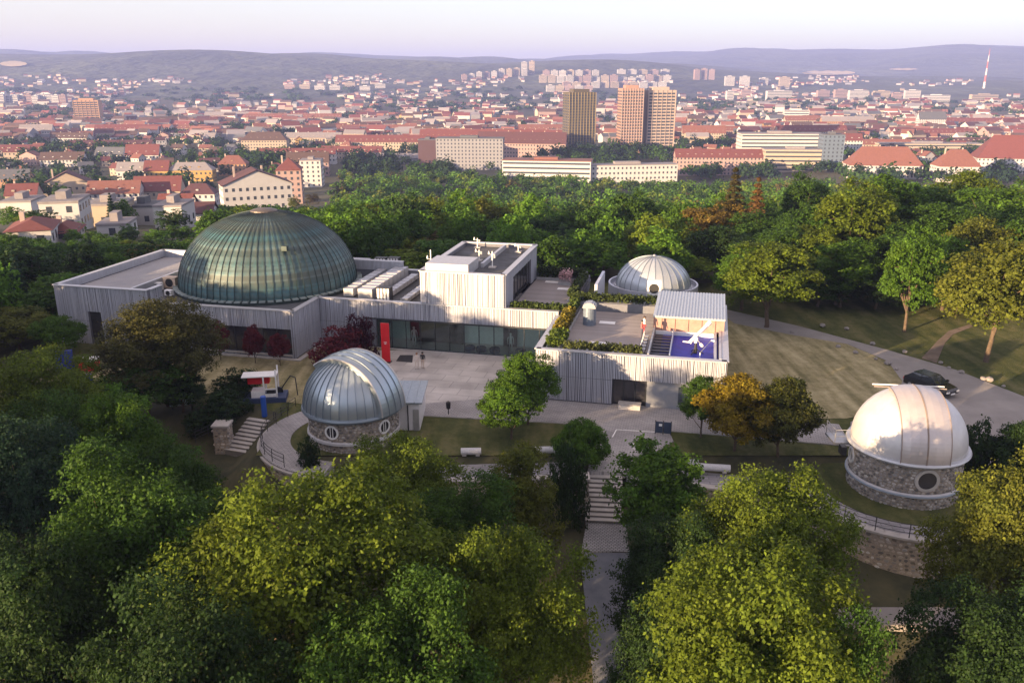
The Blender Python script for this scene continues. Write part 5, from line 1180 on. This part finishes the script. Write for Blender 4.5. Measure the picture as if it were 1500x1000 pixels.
# red banner pylon
p = at(566,530); t = thing('banner_pylon', 'tall narrow red banner standing before the glazed entrance', 'banner', (*p,0), -TH)
MB().box(-.42,.42,-.06,.06,.05,3.9).build('panel', RED, t); MB().box(-.5,.5,-.3,.3,0,.06).build('base', DARKM, t)
mk = MB(); 
for z_, w_ in ((2.0,.3),(1.85,.2)): mk.box(-w_/2,w_/2,-.075,-.062,z_,z_+.07)
mk.build('print_mark', WHITE, t)
MB().box(-.42,.42,-.05,.05,3.9,3.95).build('cap', RED, t)
sheet('doormat', [at(586,520),at(605,520),at(604,531),at(580,529)], .012, mat('rubber_mat', (.03,.03,.033), .9, var=.2))
o = bpy.data.objects['doormat']; o['kind'] = 'thing'; tag(o, 'dark rubber mat before the glazed entrance', 'doormat')
def bin_(px, py, label):
    p = at(px,py); t = thing('litter_bin', label, 'bin', (*p,0), 0)
    MB().tube((0,0,0),(0,0,1.2),.045).build('post', DARKM, t); MB().lathe([(0,.55),(.17,.55),(.2,1.0),(.17,1.12),(0,1.14)], 14).build('bucket', DARKM, t); MB().box(-.15,.15,-.15,.15,0,.03).build('base', CONC, t)
bin_(657,607,'small black litter bin on a post at the plaza edge')
p = at(971,636); t = thing('information_board', 'dark double information board at the head of the entrance path', 'sign', (*p,0), -TH)
for x in (-.32,.32): MB().box(x-.28,x+.28,-.05,.05,.12,1.05).build('panel', mat('sign_blue', (.03,.05,.09), .4, var=.2), t)
for x in (-.6,0,.6): MB().tube((x,0,0),(x,0,1.15),.035).build('post', DARKM, t)
MB().box(-.34,-.1,-.062,-.051,.7,.9).build('print', WHITE, t)
p = at(922,598); t = thing('step_box', 'low white step box in front of the dark glass door', 'step', (*p,0), -TH)
MB().box(-.9,.9,-.35,.35,0,.42).build('body', mat('pale_stone', (.6,.58,.56), .8, var=.08), t); MB().box(-.95,.95,-.4,.4,.42,.48).build('top', CONC, t)
for px,py,l_,a,lb in ((690,666,1.5,2,'short pale cylindrical stone bench on the lawn strip'),(800,664,2.4,3,'long pale cylindrical stone bench behind the slender golden tree'),(1045,690,2.3,-8,'pale cylindrical stone bench beside the orange autumn tree'),(1013,683,.9,-6,'small pale stone bench stub behind the fresh green tree')):
    p = at(px,py,-.1); t = thing('stone_bench', lb, 'bench', (*p,-.1), R(a))
    MB().tube((-l_/2,0,.3),(l_/2,0,.3),.26,n=14).build('seat', mat('pale_granite', (.5,.51,.54), .6, var=.12, scale=8), t)
    for x in (-l_/3,l_/3): MB().box(x-.15,x+.15,-.2,.2,-.02,.12).build('foot', CONC, t)
# telescope on the roof
t = thing('telescope', 'white amateur telescope on a black mount over the blue floor', 'telescope', W(-.2,71.4,3.99), -TH)
MB().tube((0,0,0),(0,0,.9),.16,.11,12).build('pier', DARKM, t); MB().tube((-.05,0,.9),(.1,.1,1.35),.14,.1,10).build('mount', WHITE, t)
MB().tube((-.5,-.2,1.0),(1.0,1.5,2.3),.16,.16,14).build('tube', WHITE, t); MB().tube((.85,1.33,2.17),(1.08,1.59,2.37),.2,.2,14).build('dew_shield', WHITE, t)
MB().tube((-.5,-.2,1.0),(-1.1,-.25,1.05),.07,.06,8).build('eyepiece', WHITE, t); MB().tube((.1,.1,1.2),(.5,-.55,.9),.04,.04,6).build('counterweight_bar', GREYM, t); MB().tube((.42,-.42,.96),(.55,-.63,.86),.13,.13,10).build('counterweight', WHITE, t)
for a in (0,2.1,4.2): MB().tube((0,0,.4),(.7*math.cos(a),.7*math.sin(a),0),.05,.04,6).build('leg', DARKM, t)
t = thing('instrument_arm', 'thin pale boom with a small white box over the blue floor', 'instrument', W(.2,70.0,3.99), -TH); MB().tube((0,0,0),(0,0,.5),.05).build('post', WHITE, t); MB().tube((0,0,.5),(.8,2.2,.9),.03).build('boom', GREYM, t); MB().box(.85,1.15,2.4,2.55,.8,.95).build('head', WHITE, t); MB().tube((0.7,2.0,.85),(1.0,2.45,.9),.02).build('link', GREYM, t)
for k in range(5):
    t = thing('folding_chair', 'grey folding chair lined up beside the telescope pit', 'chair', W(-4.55,69.6+k*.95,4.2), -TH+R(90), 'folding chairs on the timber deck')
    MB().box(-.22,.22,-.2,.2,.42,.46).build('seat', GREYM, t); MB().box(-.22,.22,.18,.21,.5,.9).build('backrest', WHITE, t)
    for x in (-.2,.2):
        for y_ in (-.18,.18): MB().tube((x,y_,0),(x,y_,.44),.015,n=4).build('leg', DARKM, t)
# car
def car(loc, rz, label, paint):
    t = thing('parked_car', label, 'car', loc, rz)
    sect = [(-2.2,.45,.75,.78),(-2.15,.3,.95,.84),(-1.2,.25,1.0,.9),(0,.25,1.02,.92),(1.2,.25,.98,.9),(2.0,.3,.85,.84),(2.2,.42,.68,.72)]
    m = MB(); o = 0
    for x,z0,z1,hw in sect: m.v += [(x,-hw,z0),(x,-hw*1.02,(z0+z1)/2),(x,-hw*.93,z1),(x,hw*.93,z1),(x,hw*1.02,(z0+z1)/2),(x,hw,z0)]
    for i in range(len(sect)-1):
        for j in range(6): m.f.append((i*6+j,(i+1)*6+j,(i+1)*6+(j+1)%6,i*6+(j+1)%6))
    m.f += [(0,1,2,3,4,5),tuple(36+q for q in (5,4,3,2,1,0))]; m.m = [0]*len(m.f); bd = m.build('body', paint, t)
    g = MB(); pr_ = [(-2.0,.98,.82),(-1.35,1.5,.66),(.35,1.52,.66),(1.15,1.0,.8)]
    for x,z_,hw in pr_: g.v += [(x,-hw,z_),(x,hw,z_)]
    g.v += [(-2.0,-.84,.95),(1.15,-.84,.95),(-2.0,.84,.95),(1.15,.84,.95)]
    g.f = [(0,1,3,2),(4,5,7,6),(0,2,4,6),(1,7,5,3)]; g.m = [0]*4; g.build('cabin_glass', mat('car_glass', (.02,.025,.03), .05, spec=.9), t)
    MB().box(-1.35,.35,-.67,.67,1.5,1.55).build('roof', paint, t)
    for s in (-1,1):
        for x in (-.5,): MB().tube((x,s*.78,1.0),(x,s*.68,1.5),.04,n=4).build('pillar', paint, t)
        MB().box(.75,.95,s*1.0-.1,s*1.0+.1,.98,1.14).build('mirror', paint, t)
        MB().box(2.12,2.22,s*.62-.16,s*.62+.16,.55,.7).build('headlight', mat('lamp_glass', (.6,.62,.65), .15), t); MB().box(-2.24,-2.14,s*.66-.14,s*.66+.14,.62,.82).build('tail_light', mat('tail_red', (.35,.01,.01), .3), t)
        for x in (-1.4,1.38):
            w_ = MB().tube((x,s*.7,.33),(x,s*.94,.33),.33,n=20).build('wheel', mat('tyre', (.02,.02,.02), .9), t); MB().tube((x,s*.93,.33),(x,s*.955,.33),.2,n=12).build('rim', GREYM, w_)
    MB().box(2.19,2.23,-.26,.26,.38,.5).build('number_plate', WHITE, t)
p = at(1362,572); car((*p,-.02), R(-62), 'black parked car on the gravel road behind the silver dome', mat('black_paint', (.012,.013,.016), .2, .1, spec=.8))
# boulders along the road
for i,(px,py) in enumerate(((1228,508),(1253,517),(1283,526),(1300,533),(1313,541),(1278,504),(1325,516),(1378,532),(1390,539),(1408,546),(1440,556),(1449,557),(1470,566),(1160,487),(1240,482),(1205,478))):
    p = at(px,py); r_ = rng.uniform(.16,.36); bm = bmesh.new(); bmesh.ops.create_icosphere(bm, subdivisions=2, radius=r_)
    for v in bm.verts: v.co *= rng.uniform(.8,1.15); v.co.z *= .7
    me = bpy.data.meshes.new('boulder'); bm.to_mesh(me); bm.free(); me.materials.append(mat('boulder_stone', (.24,.22,.21), .9, var=.25, scale=4)); o = put('boulder', me, None, (*p,r_*.35)); tag(o, 'rough grey boulder lining the edge of the gravel road', 'boulder', 'boulders along the gravel road')
# exhibits on the sunken lawn
p = at(392,588,-.3); t = thing('exhibit_machine', 'white framed exhibit machine with red panel on a dark blue base', 'exhibit', (*p,-.1), R(8))
MB().box(-1.9,1.7,-1.0,1.0,0,.45).build('base', mat('navy_base', (.03,.05,.12), .6, var=.15), t); 
for x in (-.1,.95):
    for y_ in (-.7,.6): MB().box(x-.06,x+.06,y_-.06,y_+.06,.45,2.9 if x > .5 else 2.3).build('upright', WHITE, t)
MB().box(-.1,.95,-.76,-.66,1.15,1.25).build('crossbar', WHITE, t); MB().box(-.16,1.01,-.76,-.64,.5,.75).build('front_panel', WHITE, t); MB().box(-1.2,-.2,-.7,.5,.45,1.0).build('cabinet', WHITE, t); MB().box(-1.5,.3,-.1,.6,1.5,2.2).build('red_panel', RED, t); MB().box(-1.9,1.0,-.75,.65,2.3,2.38).build('top_frame', WHITE, t)
MB().box(.08,.78,-.7,-.62,.8,1.1).build('screen', DARKM, t)
t = thing('swing_frame', 'thin black angular frame beside the exhibit machine', 'exhibit', (*at(428,583,-.3),-.1), R(10)); MB().path([(-1.2,0,0.3),(0,0,1.9),(.4,0,1.7),(.5,0,0)], .05).build('frame', DARKM, t); MB().tube((-1.1,-.1,.55),(-1.1,.1,.55),.4,n=14).build('disc', DARKM, t); MB().box(.3,.7,-.2,.2,-.05,.03).build('base', DARKM, t)
t = thing('blue_post', 'stout bright blue post on the grass before the exhibit machine', 'post', (*at(388,612,-.3),-.15), 0); MB().tube((0,0,0),(0,0,1.7),.22,.22,12).build('shaft', mat('cobalt', (.02,.09,.42), .5), t); MB().tube((0,0,1.7),(0,0,1.78),.24,.2,12).build('cap', mat('cobalt',(.02,.09,.42)), t)
for px,py,w_,h_,lb in ((97,547,1.6,2.1,'dark blue exhibit board standing on the sunken lawn'),(122,575,1.9,1.6,'blue exhibit board half hidden by leaves')):
    q = hit(px,py); t = thing('exhibit_board', lb, 'board', (q[0],q[1],q[2]), R(25)); MB().box(-w_/2,w_/2,-.12,.12,.1,h_).build('panel', BLUEP, t)
    for x in (-w_/2+.1,w_/2-.1): MB().tube((x,0,-.1),(x,0,.2),.05).build('foot', DARKM, t)
q = hit(132,542); t = thing('exhibit_crate', 'red crate with a white top before the dome wing', 'crate', q[:3], R(5)); MB().box(-.8,.8,-.5,.5,0,1.0).build('body', RED, t); MB().box(-.85,.85,-.55,.55,1.0,1.2).build('lid', WHITE, t)
q = hit(268,596); t = thing('sloping_exhibit', 'pale blue sloping exhibit panel under the bronze tinged tree', 'exhibit', q[:3], R(20)); m = MB(); m.add([(-1,-.8,.5),(1,-.8,.5),(1,.8,1.9),(-1,.8,1.9),(-1,-.8,.38),(1,-.8,.38),(1,.8,1.78),(-1,.8,1.78)],[(0,1,2,3),(7,6,5,4),(0,4,5,1),(1,5,6,2),(2,6,7,3),(3,7,4,0)]); m.build('panel', mat('pale_blue', (.35,.48,.55), .4, var=.25, scale=2), t)
for x in (-.8,.8): MB().tube((x,-.6,0),(x,-.6,.6),.05).build('leg', DARKM, t); MB().tube((x,.6,0),(x,.6,1.6),.05).build('leg', DARKM, t)
p = at(293,601,-.3); t = thing('park_bench', 'dark low park bench under the bronze tinged tree', 'bench', (*p,-.15), R(5)); 
for y_ in (-.15,0,.15): MB().box(-.8,.8,y_-.06,y_+.06,.42,.46).build('slat', mat('bench_wood',(.09,.06,.045),.8), t)
for x in (-.6,.6): MB().box(x-.04,x+.04,-.2,.2,0,.42).build('leg', DARKM, t)

# ------------------------------------------------------------------ air
hz = MB().box(-11500,11500,-420,13400,-90,284).build('haze', []); kind(hz, 'stuff'); hz['label'] = 'pale evening haze over the town and hills'
hm = bpy.data.materials.new('haze'); hm.use_nodes = True; N = hm.node_tree.nodes; N.remove(N['Principled BSDF'])
pv = N.new('ShaderNodeVolumePrincipled'); pv.inputs['Density'].default_value = 1.25e-4; pv.inputs['Color'].default_value = (.36,.46,1.0,1); pv.inputs['Anisotropy'].default_value = 0.0
hm.node_tree.links.new(pv.outputs[0], N['Material Output'].inputs['Volume']); hz.data.materials.append(hm)
